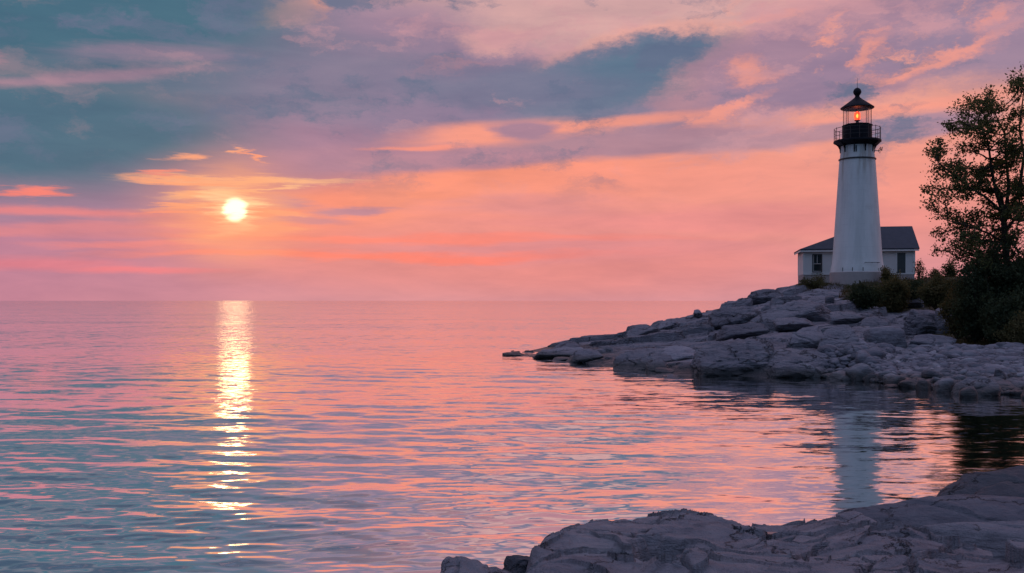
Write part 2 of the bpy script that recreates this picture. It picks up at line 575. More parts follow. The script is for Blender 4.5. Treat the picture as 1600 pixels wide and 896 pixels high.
    col = B(985, 128, 190, 60, (122, 123, 148), 0.97, 0.20, 9, 'p')
    col = B(1020, 110, 132, 42, (92, 117, 141), 0.95, 0.4, 9, 'p')
    col = B(900, 140, 120, 30, (104, 118, 143), 0.85, 0.5, 0, 'p')
    col = B(790, 140, 150, 26, (120, 120, 146), 0.85, 0.45, 0, 'p')
    col = B(1080, 172, 90, 26, (156, 130, 152), 0.85, 0.5, 16, 'p')
    # --- big cloud over the lighthouse
    col = B(1300, 96, 235, 66, (250, 160, 140), 0.5, 0.25, 10, 'p')
    col = B(1335, 78, 258, 70, (162, 131, 153), 0.97, 0.24, 11, 'p')
    col = B(1570, 45, 160, 60, (155, 132, 156), 0.95, 0.35, 8, 'p')
    col = B(1260, 128, 125, 34, (152, 127, 152), 0.9, 0.4, 12, 'p')
    for (x, y, rx, ry, rot, op) in [(1166, 108, 22, 17, 30, .9), (1185, 122, 24, 10, 10, .8), (1366, 84, 11, 22, -25, .85), (1400, 112, 30, 7, 14, .9), (1462, 98, 52, 9, 14, .9), (1300, 32, 22, 5, 30, .85),
                                    (1210, 27, 50, 5, 6, .7), (1288, 60, 18, 5, 0, .9), (1365, 50, 20, 4, 20, .5), (1520, 70, 45, 6, 16, .8), (1556, 30, 20, 8, 30, .7), (1342, 96, 8, 5, 0, .8)]:
        col = B(x, y, rx, ry, (246, 158, 140), op * 0.85, 0.8, rot, 'p')
    # --- orange shreds and mauve bands in the middle
    col = B(765, 212, 125, 17, (250, 156, 132), 0.85, 0.6, 4, 'b')
    col = B(660, 232, 70, 3, (252, 150, 128), 0.8, 0.7, 1, 'b')
    col = B(930, 198, 190, 9, (250, 156, 134), 0.85, 0.6, 4, 'b')
    col = B(1120, 180, 75, 8, (248, 158, 140), 0.8, 0.6, 18, 'p')
    col = B(818, 208, 48, 15, (164, 128, 150), 0.95, 0.4, 0, 'b')
    col = B(1000, 226, 250, 20, (174, 134, 150), 0.95, 0.3, 3, 'b')
    col = B(1240, 214, 160, 14, (178, 138, 152), 0.9, 0.35, 4, 'b')
    col = B(1440, 195, 100, 17, (170, 136, 155), 0.95, 0.3, 6, 'b')
    col = B(730, 250, 180, 11, (184, 134, 150), 0.9, 0.4, 2, 'b')
    col = B(1420, 172, 170, 7, (252, 158, 138), 0.6, 0.7, 8, 't')
    # --- streaks near the sun and horizon
    col = B(250, 386, 120, 5, (240, 132, 130), 0.7, 0.8, 0, 't')
    col = B(560, 400, 300, 5, (255, 130, 114), 0.9, 0.8, 0.3, 't')
    col = B(620, 376, 330, 6, (252, 134, 118), 0.85, 0.8, 0, 't')
    col = B(60, 413, 130, 9, (230, 124, 138), 0.7, 0.7, 0, 'b')
    col = B(235, 425, 95, 5, (240, 122, 132), 0.75, 0.7, 0, 'b')
    col = B(80, 330, 180, 6, (240, 130, 128), 0.7, 0.8, 1, 'b')
    col = B(45, 298, 28, 5, (255, 130, 115), 0.9, 0.7, 4, 'f')
    col = B(90, 358, 200, 7, (224, 132, 138), 0.7, 0.8, 3, 't')
    col = B(820, 322, 150, 14, (222, 142, 144), 0.7, 0.7, 1, 't')
    # lavender lenses right of the sun
    col = B(470, 312, 58, 10, (184, 132, 152), 0.95, 0.5, 2, 't')
    col = B(560, 328, 70, 7, (190, 134, 150), 0.95, 0.5, 2, 't')
    col = B(455, 342, 75, 7, (198, 134, 146), 0.9, 0.6, -1, 't')
    # gilt filaments around the disc
    for (x, y, rx, ry, rot, rgb) in [(400, 282, 130, 4, 0, (255, 188, 138)), (300, 283, 60, 4, -4, (255, 165, 120)), (330, 303, 70, 4, 5, (255, 186, 135)), (420, 296, 60, 3, 6, (255, 196, 145)), (300, 320, 60, 4, 4, (255, 160, 118)),
                                     (450, 330, 50, 3, -3, (255, 165, 125)), (270, 330, 50, 3, 0, (252, 145, 118)), (264, 245, 30, 5, 3, (255, 166, 126)), (382, 238, 11, 4, 0, (255, 168, 128)), (405, 246, 8, 8, 30, (255, 156, 120)),
                                     (250, 270, 26, 4, 0, (250, 140, 120))]:
        col = B(x, y, rx, ry, rgb, 0.9, 0.6, rot, 'f')
    # broken, unevenly lit billows in the upper deck
    bn = t.noise(t.vmath('ADD', t.vmath('MULTIPLY', W_puf, (0.12, 0.30, 0)), (2.3, 9.1, 3.7)), 1.0, 9, 0.62)
    up = t.maprange(el, 5.0, 9.5)
    fw = t.math('MULTIPLY', up, t.maprange(el, 24.0, 40.0, 1.0, 0.0))
    col = t.mix(t.math('MULTIPLY', t.math('MULTIPLY', fw, t.maprange(az, -21.0, -9.0, 0.3, 1.0)), t.maprange(bn.outputs[0], 0.53, 0.66, 0.0, 0.72)), col, lin(206, 152, 160))
    col = t.mix(t.math('MULTIPLY', fw, t.maprange(bn.outputs[0], 0.48, 0.36, 0.0, 0.85)), col, lin(100, 112, 139))
    bq = t.noise(t.vmath('ADD', t.vmath('MULTIPLY', W_puf, (0.20, 0.46, 0)), (7.3, 1.1, 5.7)), 1.0, 9, 0.66)
    fq = t.math('MULTIPLY', t.math('MULTIPLY', t.maprange(az, 9.0, 15.0), t.maprange(el, 8.5, 10.5)), t.maprange(el, 14.5, 20.0, 1.0, 0.0))
    col = t.mix(t.math('MULTIPLY', fq, t.maprange(bq.outputs[0], 0.55, 0.68, 0.0, 0.8)), col, lin(250, 164, 142))
    # fine mottling of the cloud deck
    mot = t.noise(t.vmath('MULTIPLY', W, (0.16, 0.75, 0)), 1.0, 8, 0.62, 0.3)
    col = t.mix(1.0, col, t.ramp(mot.outputs[0], [(0.25, (0.84, 0.86, 0.9, 1)), (0.5, (0.98, 0.98, 0.98, 1)), (0.75, (1.12, 1.08, 1.04, 1))]), 'MULTIPLY')
    # sun disc with torn cloud over its lower left
    col = B(sa, se, 2.3, 1.9, (255, 172, 122), 0.75, 0.9, 0, 'f', True)
    col = B(sa, se, 3.6, 2.4, (255, 156, 118), 0.5, 0.95, 0, 'o', True)
    col = B(sa - 0.25, se + 0.05, 1.15, 0.95, (255, 214, 158), 0.9, 0.75, 0, 'f', True)
    ms = t.node('ShaderNodeMapping', vector_type='TEXTURE'); t.l.new(t.vmath('ADD', t.vmath('SCALE', W, 0.84), t.vmath('SCALE', W_fil, 0.16)), ms.inputs[0])
    ms.inputs[1].default_value = (sa, se, 0); ms.inputs[3].default_value = (0.68, 0.65, 1)
    disc = t.maprange(t.vmath('LENGTH', ms.outputs[0], None, 1), 0.66, 1.22, 1.0, 0.0)
    col = t.mix(disc, col, (2.0, 1.55, 0.95, 1))
    for (x, y, rx, ry, rot, op) in [(336, 338, 26, 3, 3, .6), (396, 325, 16, 3.5, -3, .6), (400, 334, 18, 2.5, 0, .5)]:
        col = B(x, y, rx, ry, (250, 150, 112), op, 0.6, rot, 'f')
    # a little true skylight from the low sun
    sky = t.node('ShaderNodeTexSky', sky_type='NISHITA')
    sky.sun_disc = False; sky.sun_elevation = R(SUN_EL); sky.sun_rotation = R(SUN_AZ)
    col = t.mix(1.0, col, t.vmath('SCALE', sky.outputs[0], 0.0012), 'ADD')
    t.l.new(col, bg.inputs[0])
    bg.inputs[1].default_value = 1.0
    w.cycles.sampling_method = 'MANUAL'
    w.cycles.sample_map_resolution = 1024


build_world()

sun = bpy.data.lights.new('sun', 'SUN')
sun.energy = 0.0042
sun.angle = R(1.7)
sun.color = (1.0, 0.60, 0.27)
so = bpy.data.objects.new('sun', sun)
COL.objects.link(so)
sd = Vector((math.sin(R(SUN_AZ)) * math.cos(R(SUN_EL)), math.cos(R(SUN_AZ)) * math.cos(R(SUN_EL)), math.sin(R(SUN_EL))))
so.rotation_euler = sd.to_track_quat('Z', 'Y').to_euler()
so.location = sd * 200

# ------------------------------------------------------------------ camera
cam = bpy.data.cameras.new('camera')
cam.sensor_width = 36
cam.lens = 36 * F / 1600
cam.shift_y = 22 / 1600
cam.clip_end = 40000
cam.clip_start = 0.1
co = bpy.data.objects.new('camera', cam)
COL.objects.link(co)
co.location = (0, 0, EYE)
co.rotation_euler = (R(90), 0, 0)
SC.camera = co

# ------------------------------------------------------------------ water
def build_water():
    ang = np.concatenate([np.arange(-175, -42, 7.0), np.arange(-42, 42.01, 0.12), np.arange(48, 180, 7.0)])
    ang = np.radians(ang)
    r = [2.0]
    while r[-1] < 26000:
        q = r[-1]
        r.append(q + max(0.055 if q > 9 else 0.3, q * q / (EYE * 983) * 0.75 if q < 400 else q * 0.12))
    r = np.array(r)
    dr = np.gradient(r)
    A, Rr = np.meshgrid(ang, r)
    _, DR = np.meshgrid(ang, dr)
    X, Y = Rr * np.sin(A), Rr * np.cos(A)
    Z = np.zeros_like(X)
    rng = np.random.default_rng(21)
    n = 64
    lam = np.exp(rng.uniform(math.log(0.26), math.log(3.2), n))
    th = rng.normal(0, R(24), n) + R(4)
    ph = rng.uniform(0, 6.283, n)
    gust = 0.75 + 0.55 * fbm(p3(X.ravel() / 26, Y.ravel() / 9), 3, 5).reshape(X.shape)
    gust = np.clip(gust, 0.25, 1.6)
    shelter = 1 - 0.75 * sstep(0.02, 0.22, X / np.maximum(Y, 1)) * sstep(0, 12, Y)
    for i in range(n):
        k = 2 * math.pi / lam[i]
        s = 0.0094 * (lam[i] / 1.0) ** -0.25
        a = s / k * 1.25
        wgt = sstep(2.2, 4.5, lam[i] / DR)
        q = k * (X * math.sin(th[i]) + Y * math.cos(th[i])) + ph[i] + 0.8 * math.sin(i)
        Z += a * wgt * np.sin(q) * (1 if lam[i] > 2.5 else gust)
    Z *= shelter
    nr, na = X.shape
    V = np.stack([X.ravel(), Y.ravel(), Z.ravel()], 1)
    idx = np.arange(nr * na).reshape(nr, na)
    Q = np.stack([idx[:-1, :-1], idx[:-1, 1:], idx[1:, 1:], idx[1:, :-1]], -1).reshape(-1, 4)[:, ::-1]
    # close the seam behind the camera and the small hole under it
    seam = np.stack([idx[:-1, -1], idx[:-1, 0], idx[1:, 0], idx[1:, -1]], -1)[:, ::-1]
    V = np.vstack([V, [[0, 0, 0]]])
    c = len(V) - 1
    tri = np.stack([np.full(na, c), np.roll(idx[0], -1), idx[0]], -1)
    me = mesh_np('water', V, [Q, seam, tri])
    m, t, out = new_mat('lake_water')
    P = pos(t)
    g = t.node('ShaderNodeNewGeometry')
    v1 = t.vmath('MULTIPLY', P, (0.36, 1.35, 0))
    v2 = t.vmath('MULTIPLY', P, (0.42, 1.0, 0))
    n1 = t.noise(v1, 4.2, 3, 0.6)
    n2 = t.noise(v2, 1.45, 4, 0.62)
    gst = t.noise(t.vmath('MULTIPLY', P, (0.02, 0.05, 0)), 1.0, 3, 0.5)
    gs = t.maprange(gst.outputs[0], 0.3, 0.7, 0.5, 1.35)
    a = t.vmath('MULTIPLY', t.vmath('SUBTRACT', n1.outputs['Color'], (0.5, 0.5, 0.5)), (0.15, 0.19, 0))
    b = t.vmath('MULTIPLY', t.vmath('SUBTRACT', n2.outputs['Color'], (0.5, 0.5, 0.5)), (0.10, 0.20, 0))
    n3 = t.noise(t.vmath('MULTIPLY', P, (0.012, 0.085, 0)), 1.0, 5, 0.62)
    cc = t.vmath('MULTIPLY', t.vmath('SUBTRACT', n3.outputs['Color'], (0.5, 0.5, 0.5)), (0.0, 0.13, 0))
    # the cove behind the near rocks and the headland lies sheltered and calmer
    sp = t.node('ShaderNodeSeparateXYZ'); t.l.new(P, sp.inputs[0])
    lee = t.maprange(t.math('SUBTRACT', sp.outputs[0], t.math('MULTIPLY', sp.outputs[1], 0.05)), -3.0, 9.0, 1.0, 0.78)
    far = t.maprange(t.vmath('LENGTH', P, None, 1), 22.0, 140.0, 1.0, 2.9)
    gs = t.math('MULTIPLY', t.math('MULTIPLY', gs, lee), far)
    n4 = t.noise(t.vmath('MULTIPLY', P, (0.75, 0.075, 0)), 1.0, 3, 0.6)
    dd = t.vmath('MULTIPLY', t.vmath('SUBTRACT', n4.outputs['Color'], (0.5, 0.5, 0.5)), (0.05, 0.20, 0))
    cc = t.vmath('ADD', cc, t.vmath('SCALE', dd, t.maprange(far, 1.2, 2.4)))
    nn = t.vmath('ADD', g.outputs['Normal'], t.vmath('ADD', cc, t.vmath('SCALE', t.vmath('ADD', a, b), gs)))
    nn = t.vmath('NORMALIZE', nn)
    fr = t.node('ShaderNodeFresnel'); fr.inputs[0].default_value = 2.0; t.l.new(nn, fr.inputs['Normal'])
    body = t.node('ShaderNodeBsdfDiffuse'); body.inputs[0].default_value = (0.014, 0.045, 0.06, 1)
    gl = t.node('ShaderNodeBsdfGlossy'); gl.inputs['Roughness'].default_value = 0.045
    gl.inputs[0].default_value = (0.97, 0.97, 0.97, 1)
    t.l.new(nn, gl.inputs['Normal'])
    mx = t.node('ShaderNodeMixShader')
    t.l.new(fr.outputs[0], mx.inputs[0]); t.l.new(body.outputs[0], mx.inputs[1]); t.l.new(gl.outputs[0], mx.inputs[2])
    t.l.new(mx.outputs[0], out.inputs[0])
    o = link('water', me, m)
    tag(o, kind='structure')


build_water()

# ------------------------------------------------------------------ headland terrain
_SH = np.array([(700, 72), (770, 67.5), (790, 66), (850, 61.5), (920, 55.8), (960, 53.4), (1030, 49.2), (1100, 47.2), (1200, 46.0), (1300, 45.4), (1380, 42.6), (1440, 40.4),
                (1500, 38.6), (1560, 37.6), (1600, 37.2), (1750, 35.0), (2200, 31.0)])
_RG = np.array([(700, 73, -1.2), (770, 68.3, -0.3), (800, 68.5, 0.03), (840, 70, 0.15), (890, 72, 0.72), (960, 75, 1.15), (1030, 78, 2.0), (1090, 81, 2.55), (1165, 85, 3.75), (1210, 88, 4.72), (1240, 90, 5.2),
                (1300, 90.5, 5.25), (1400, 91, 5.4), (1480, 90, 5.6), (1600, 88, 5.8), (2200, 84, 6.2)])


HEAD = [
    # x0, x1, ytop, ybot, tilt, roll, depth, label
    (868, 907, 531, 546, 6, 6, 0.8, 'low rounded grey rock sloping up near the seaward tip of the headland'),
    (838, 915, 541, 558, 4, 4, 0.5, 'long flat grey shelf rock at the very tip of the headland'),
    (865, 893, 556, 564, 4, 0, 0.6, 'small wet domed rock standing in shallow water off the headland tip'),
    (787, 818, 550, 556, 2, 2, 0.5, 'thin dark skerry barely breaking the water beyond the headland tip'),
    (893, 940, 541, 564, 10, 8, 0.7, 'blunt grey rock at the water edge beside the shelf rock of the tip'),
    (958, 1046, 545, 578, 14, 9, 0.6, 'smooth bulging grey slab dipping into the water on the low part of the headland'),
    (1008, 1046, 559, 581, 12, 10, 0.6, 'dark wedge shaped rock leaning on the bulging slab at the waterline'),
    (1026, 1054, 573, 583, 4, 0, 0.6, 'little wet rock in the water below the dark wedge rock'),
    (1030, 1090, 538, 560, 14, 8, 0.7, 'slanting grey slab wedged between bulging slab and broad flat topped slab'),
    (1082, 1214, 525, 586, 16, 5, 0.45, 'broad flat topped slab with a dark undercut front above the water'),
    (1197, 1316, 541, 589, 17, 2, 0.5, 'wide pale topped slab beside the water at the edge of the pebble beach'),
    (1230, 1286, 508, 541, 10, 4, 0.6, 'squarish dark fronted block standing behind the wide pale topped slab'),
    (1284, 1340, 504, 544, 12, -3, 0.6, 'angular dark fronted block with pale top left of the round boulder'),
    (1192, 1296, 467, 495, 14, 6, 0.5, 'long overhanging slab with shadowed front high on the slope below the lighthouse'),
    (1108, 1192, 473, 503, 16, 9, 0.5, 'wide sloping slab on the ridge left of the long overhanging slab'),
    (1173, 1220, 447, 467, 12, 9, 0.6, 'rounded ledge rock on the skyline left of the house'),
    (1150, 1176, 463, 477, 8, 8, 0.6, 'small ledge rock on the skyline just below the rounded ledge rock'),
    (1084, 1096, 483, 492, 5, 0, 0.8, 'tiny pointed rock sticking up from the middle of the ridge line'),
    (1028, 1062, 498, 512, 10, 10, 0.7, 'humped rock on the lower ridge line above the bulging slab'),
    (982, 1030, 506, 522, 12, 8, 0.6, 'flat ridge rock next above the low end of the headland'),
    (1288, 1305, 461, 474, 8, 0, 0.8, 'small pale stone sitting below the lighthouse plinth'),
    (1344, 1422, 506, 540, 8, -4, 0.6, 'large rounded boulder lying alone above the pebble beach'),
    (1422, 1478, 475, 514, 14, -14, 0.6, 'tall angular ledge rock below the bushes left of the dark shrubs'),
    (1462, 1500, 474, 513, 12, -20, 0.7, 'slanting rock leaning against the tall angular ledge rock'),
    (1404, 1440, 455, 475, 8, 0, 0.7, 'dark rock half hidden by bushes right of the lighthouse'),
    (1432, 1456, 449, 462, 6, 4, 0.8, 'smooth grey stone on top of the dark rock among bushes'),
    (1374, 1432, 541, 558, 12, -2, 0.6, 'low flat slab at the top of the pebble beach under the boulder'),
    (1419, 1490, 518, 545, 14, -4, 0.5, 'long tilted slab between the large boulder and the dark shrubs'),
    (1313, 1350, 521, 542, 14, 4, 0.6, 'wedge of grey rock in front of the angular block'),
    (1344, 1380, 538, 555, 10, 2, 0.6, 'pinkish grey slab at the top left corner of the pebble beach'),
    (1344, 1390, 492, 516, 14, 4, 0.6, 'tilted grey slab just behind the large rounded boulder'),
    (1296, 1346, 484, 500, 14, 2, 0.6, 'flat weathered slab below the grass strip under the lighthouse'),
    (1130, 1200, 500, 522, 16, 6, 0.5, 'pitted flat slab in the middle of the headland slope'),
    (1210, 1270, 494, 510, 16, 4, 0.5, 'thin cracked slab under the long overhanging slab'),
    (1553, 1578, 533, 548, 6, 0, 0.7, 'pale domed stone at the top of the beach beside the dark shrubs'),
    (1522, 1546, 540, 551, 6, 0, 0.7, 'dull grey stone half buried at the grass edge above the beach'),
]
FOOT = []


def macro_z(X, Y):
    X = np.asarray(X, float); Y = np.asarray(Y, float)
    px = X / np.maximum(Y, 1.0) * F + 800
    ys = np.interp(px, _SH[:, 0], _SH[:, 1])
    yr = np.interp(px, _RG[:, 0], _RG[:, 1])
    zr = np.interp(px, _RG[:, 0], _RG[:, 2])
    t = (Y - ys) / np.maximum(yr - ys, 0.5)
    beach = sstep(1330, 1420, px)
    tc = np.clip(t, 0, 1)
    zrock = zr * (0.17 * sstep(0, 0.05, tc) + 0.83 * tc)
    d = Y - ys
    zb = 0.08 * np.clip(d, 0, 13)
    zbeach = zb + (zr - 1.04) * sstep(13.5, np.maximum(yr - ys, 20), d) * 1.0
    z = zrock * (1 - beach) + zbeach * beach
    z = np.where(t < 0, np.maximum(-1.6, (Y - ys) * (0.28 - 0.1 * beach)), z)
    plateau = sstep(1235, 1290, px)
    back = np.maximum(Y - (yr + 2 + plateau * 24), 0)
    z = z - np.where(back > 0, 0.30 * back + 0.02 * back ** 2 * (1 - plateau), 0)
    return np.maximum(z, -1.8)


def hit_ground(px, py, lo=34.0, hi=96.0, water=0.0):
    """distance Y along the bearing of (px,py) at which the view line meets the slope"""
    ys = np.arange(lo, hi, 0.05)
    u, v = (px - 800) / F, (470 - py) / F
    z = np.maximum(macro_z(u * ys, ys), water)
    r = EYE + v * ys
    k = np.nonzero(r <= z)[0]
    return float(ys[k[0]]) if len(k) else hi


for _x0, _x1, _yt, _yb, _t, _r, _d, _l in HEAD:
    _c = (_x0 + _x1) / 2
    _Y = hit_ground(_c, _yb)
    _w = (_x1 - _x0) / F * _Y / 2
    FOOT.append(((_c - 800) / F * (_Y + _w * 0.2), _Y + _w * 0.2, _w * 1.0, max(_w * 0.9, 0.7)))


def terrace(s, h, tread=0.42):
    q = s / h
    n = np.floor(q); f = q - n
    y = n + tread * f + (1 - tread) * sstep(0.92, 0.985, f) - 0.13 * np.exp(-((f - 0.905) / 0.028) ** 2)
    return y * h - s, n


def detail_z(X, Y, z0, tones=False):
    px = X / np.maximum(Y, 1.0) * F + 800
    beach = sstep(1340, 1420, px) * (1 - sstep(49, 54, Y))
    site = 0.8 * np.exp(-(((X - 33) / 9) ** 2 + ((Y - 95) / 8) ** 2) ** 2)
    rock = (1 - 0.93 * beach) * (1 - 0.97 * site)
    wx = X + 0.9 * perlin(p3(X / 3.0, Y / 3.0), 3)
    wy = Y + 0.9 * perlin(p3(X / 3.0, Y / 3.0), 4)
    f1, f2, rid, ox, oy = voronoi2(wx / 5.6 + 0.16 * wy, wy / 3.8, 11)
    h = (rid[0] - 0.5) * 1.5 + (0.25 + 0.45 * rid[1]) * oy * 1.1 + (0.30 + 0.5 * (rid[2] - 0.4)) * ox
    h -= 0.55 * (1 - sstep(0.0, 0.05, f2 - f1))
    g1, g2, rid2, px2, py2 = voronoi2(wx / 2.6 + 0.2 * wy + 0.5 * rid[0], wy / 1.5, 23)
    h += (rid2[0] - 0.5) * 0.46 + 0.40 * py2 + 0.3 * (rid2[1] - 0.4) * px2 - 0.26 * (1 - sstep(0, 0.07, g2 - g1))
    h = 0.5 * np.clip(h, -0.75, 0.55)
    # gently dipping beds weathered back into ledges with undercut fronts
    bx = X + 1.3 * perlin(p3(X / 4.5, Y / 3.2), 13) + 0.5 * perlin(p3(X / 1.5, Y / 1.2), 14)
    s1 = z0 + h - 0.15 * bx + 0.45 * perlin(p3(X / 6.0, Y / 5.0), 15) + 0.10 * perlin(p3(X / 1.6, Y / 1.3), 16) + 0.25 * (rid[0] - 0.5)
    t1, n1 = terrace(s1, 0.95)
    h = h + t1 * 0.95
    t2, n2 = terrace(s1 + t1 * 0.9 + 0.16 * (rid2[1] - 0.5) + 0.05 * bx + 0.07 * perlin(p3(X / 0.8, Y / 0.7), 17), 0.36, 0.5)
    h = h + t2 * 0.8
    h += 0.07 * fbm(p3(X / 1.1, Y / 0.9), 5, 31, 0.55)
    rise = sstep(-0.9, 0.7, z0)
    amp = 0.35 + 0.65 * sstep(0.2, 2.0, z0)
    # the bed rock lies lower under and just in front of the loose slabs
    for (fx, fy, fw, fd) in FOOT:
        near = np.abs(Y - fy) < fd * 2.2
        if not near.any(): continue
        mk = np.exp(-(((X - fx) / fw) ** 2 + ((Y - fy) / fd) ** 2) ** 2)
        h = h * (1 - 0.8 * mk) - 0.30 * mk
    if tones: return h * rock * rise * amp, 0.55 * rid[1] + 0.45 * rid2[2]
    return h * rock * rise * amp


def build_terrain():
    u = np.arange(-0.06, 0.86, 0.0011)
    y = np.concatenate([np.arange(29, 40, 0.25), np.arange(40, 97, 0.105), np.arange(97, 135, 0.5)])
    U, Y = np.meshgrid(u, y)
    X = U * Y
    sh = X.shape
    x, yy = X.ravel(), Y.ravel()
    z0 = macro_z(x, yy)
    dz, bed = detail_z(x, yy, z0, True)
    z = z0 + dz
    V = np.stack([x, yy, z], 1)
    nr, na = sh
    idx = np.arange(nr * na).reshape(nr, na)
    Q = np.stack([idx[:-1, :-1], idx[:-1, 1:], idx[1:, 1:], idx[1:, :-1]], -1).reshape(-1, 4)
    # drop everything lying deep under the water
    deep = (z < -1.2)[Q].all(1)
    me = mesh_np('terrain', V, Q[~deep], False)
    px = x / yy * F + 800
    soil = np.zeros_like(x)
    soil = np.maximum(soil, np.exp(-(((x - 34) / 9.5) ** 2 + ((yy - 99) / 11) ** 2) ** 2))
    soil = np.maximum(soil, sstep(1290, 1340, px) * sstep(70, 75, yy) * 0.9)
    soil = np.maximum(soil, sstep(1405, 1480, px) * sstep(52, 58, yy))
    at = me.attributes.new('soil', 'FLOAT', 'POINT')
    at.data.foreach_set('value', soil.astype(np.float32))
    at = me.attributes.new('bed', 'FLOAT', 'POINT')
    at.data.foreach_set('value', bed.astype(np.float32))
    o = link('terrain', me, M['rock'])
    tag(o, kind='structure')


build_terrain()


def ground(x, y):
    x = np.atleast_1d(np.asarray(x, float)); y = np.atleast_1d(np.asarray(y, float))
    z0 = macro_z(x, y)
    return z0 + detail_z(x, y, z0)


# ------------------------------------------------------------------ rocks
_ICO = {}


def ico(n):
    if n not in _ICO:
        bm = bmesh.new()
        bmesh.ops.create_icosphere(bm, subdivisions=n, radius=1)
        v = np.array([x.co[:] for x in bm.verts]); f = np.array([[q.index for q in p.verts] for p in bm.faces])
        bm.free()
        v /= np.linalg.norm(v, axis=1)[:, None]
        _ICO[n] = (v, f)
    return _ICO[n]


def rock_shape(seed, size, sub=4, planes=9, sharp=14, rough=0.10, boxy=0.75, strata=0.0):
    """weathered block: rounded intersection of planes, worn by noise; size = half extents"""
    rng = np.random.default_rng(seed)
    d, f = ico(sub)
    N = []
    D = []
    for ax in range(3):
        for s in (-1, 1):
            n = np.zeros(3); n[ax] = s
            n += rng.normal(0, 0.16, 3); n /= np.linalg.norm(n)
            N.append(n); D.append(boxy * rng.uniform(0.9, 1.1))
    for k in range(planes):
        n = rng.normal(0, 1, 3); n /= np.linalg.norm(n)
        N.append(n); D.append(rng.uniform(0.82, 1.05))
    N = np.array(N); D = np.array(D)
    q = np.maximum(d @ N.T, 0) / D[None]
    r = (q ** sharp).sum(1) ** (-1.0 / sharp)
    v = d * r[:, None] * np.asarray(size)[None]
    m = float(np.mean(size))
    nn = d / np.asarray(size)[None]; nn /= np.linalg.norm(nn, axis=1)[:, None]
    o = rng.uniform(0, 50, 3)
    dis = rough * m * fbm(v / m * 1.3 + o, 5, seed % 97, 0.52)
    if strata:
        w = v[:, 2] / m * 5.0 + 0.8 * perlin(v / m * 1.1 + o, 3)
        dis = dis + strata * m * (np.abs((w % 1.0) - 0.5) * 2 - 0.5) * (np.abs(nn[:, 2]) < 0.75)
    dis = dis - 0.05 * m * np.maximum(0, 1 - np.abs(perlin(v / m * 1.0 + o + 9, 5)) / 0.07)
    return v + nn * dis[:, None], f


def slab_shape(seed, size, lip, roll, sub=5, sharp=16, rough=0.06):
    """bedrock slab: top plane rising from a low front lip to the back, undercut front, broken corners"""
    rng = np.random.default_rng(seed)
    d, f = ico(sub)
    g = lambda s_=0.12: rng.normal(0, s_)
    P = []
    sl = (1 - lip) / 2
    P.append(((-roll + g(.05), -sl, 1), (1 + lip) / 2))
    P.append(((g(.25), -1, -0.60 + g(.12)), 0.95))
    P.append(((1, g(.3), 0.1 + g(.2)), 0.95)); P.append(((-1, g(.3), 0.1 + g(.2)), 0.95))
    P.append(((g(.2), 1, 0.15), 0.97)); P.append(((0, 0, -1), 1.0))
    for k in range(7):
        a = rng.uniform(0, 6.283)
        P.append(((math.cos(a), math.sin(a), rng.uniform(-0.1, 0.9)), rng.uniform(0.92, 1.22)))
    P.append(((-roll * 2.5 + g(.2), -sl - 0.5, 1), (1 + lip) / 2 + 0.22))
    N = np.array([p[0] for p in P], float); D = np.array([p[1] for p in P], float)
    q = np.maximum(d @ N.T, 0) / np.maximum(D, 0.15)[None]
    r = (q ** sharp).sum(1) ** (-1.0 / sharp)
    size = np.asarray(size, float)
    v = d * r[:, None] * size[None] * 1.06
    m = float(np.sort(size)[:2].mean())
    nn = d / size[None]; nn /= np.linalg.norm(nn, axis=1)[:, None]
    o = rng.uniform(0, 50, 3)
    st = np.array([0.8, 0.9, 1.6])
    dis = rough * m * 1.6 * fbm(v * 0.8 * st + o, 5, seed % 97, 0.55)
    lay = v[:, 2] * 3.2 + v[:, 0] * 0.35 + 0.9 * perlin(v * 0.9 + o, 3)
    dis = dis + 0.05 * m * ((lay % 1.0) ** 2 - 0.33)
    dis = dis - 0.09 * m * np.maximum(0, 1 - np.abs(perlin(v * 0.7 * st + o + 9, 5)) / 0.05)
    return v + nn * dis[:, None], f


def place_rock(name, x0, x1, yt, yb, label, cat='rock', mat='boulder', seed=1, tilt=0, roll=0, depth=0.7, sub=4, sharp=14, planes=9, Y=None, bury=0.35, group=None, rough=0.08, yaw=0, strata=0.0, slab=None, boxy=0.75):
    cx = (x0 + x1) / 2
    if Y is None: Y = hit_ground(cx, yb)
    w = (x1 - x0) / F * Y / 2
    dp = w * depth
    zb = EYE + (470 - yb) / F * Y
    zt = EYE + (470 - yt) / F * (Y + dp * (1.7 if slab else 1))
    h = max(zt - zb, 0.15)
    if slab is not None:
        low = zb - bury * h
        hz = (zt - low) / 2
        zc = (zt + low) / 2
        v, f = slab_shape(seed, (w * 1.04, dp, hz), (zb + slab * h - zc) / hz, math.tan(R(roll)) * w / hz, 5, sharp, rough)
        Yc = Y + dp * 0.9
    else:
        hz = h / 2 * (1 + bury)
        zc = zt - hz
        v, f = rock_shape(seed, (w * 1.1, dp * 1.1, hz * 1.12), sub, planes, sharp, rough, boxy, strata=strata)
        Yc = Y + dp * 0.8
    o = link(name, mesh_np(name, v, f, slab is None), M[mat], None, ((cx - 800) / F * Yc, Yc, zc))
    o.rotation_euler = (R(tilt), R(roll if slab is None else 0), R(yaw))
    tag(o, label, cat, group)
    return o


for i, (x0, x1, yt, yb, tilt, roll, dp, lab) in enumerate(HEAD):
    round_ = lab.find('boulder lying') > 0 or lab.find('stone') > 0
    place_rock('rock', x0, x1, yt, yb, lab, seed=100 + i, tilt=6 if round_ else 0, roll=roll, depth=dp * (1 if round_ else 1.5), sharp=6 if round_ else 10, planes=8, bury=0.5, slab=None if round_ else (0.16 + 0.035 * (i * 7 % 8)), yaw=(i * 37 % 17) - 8)

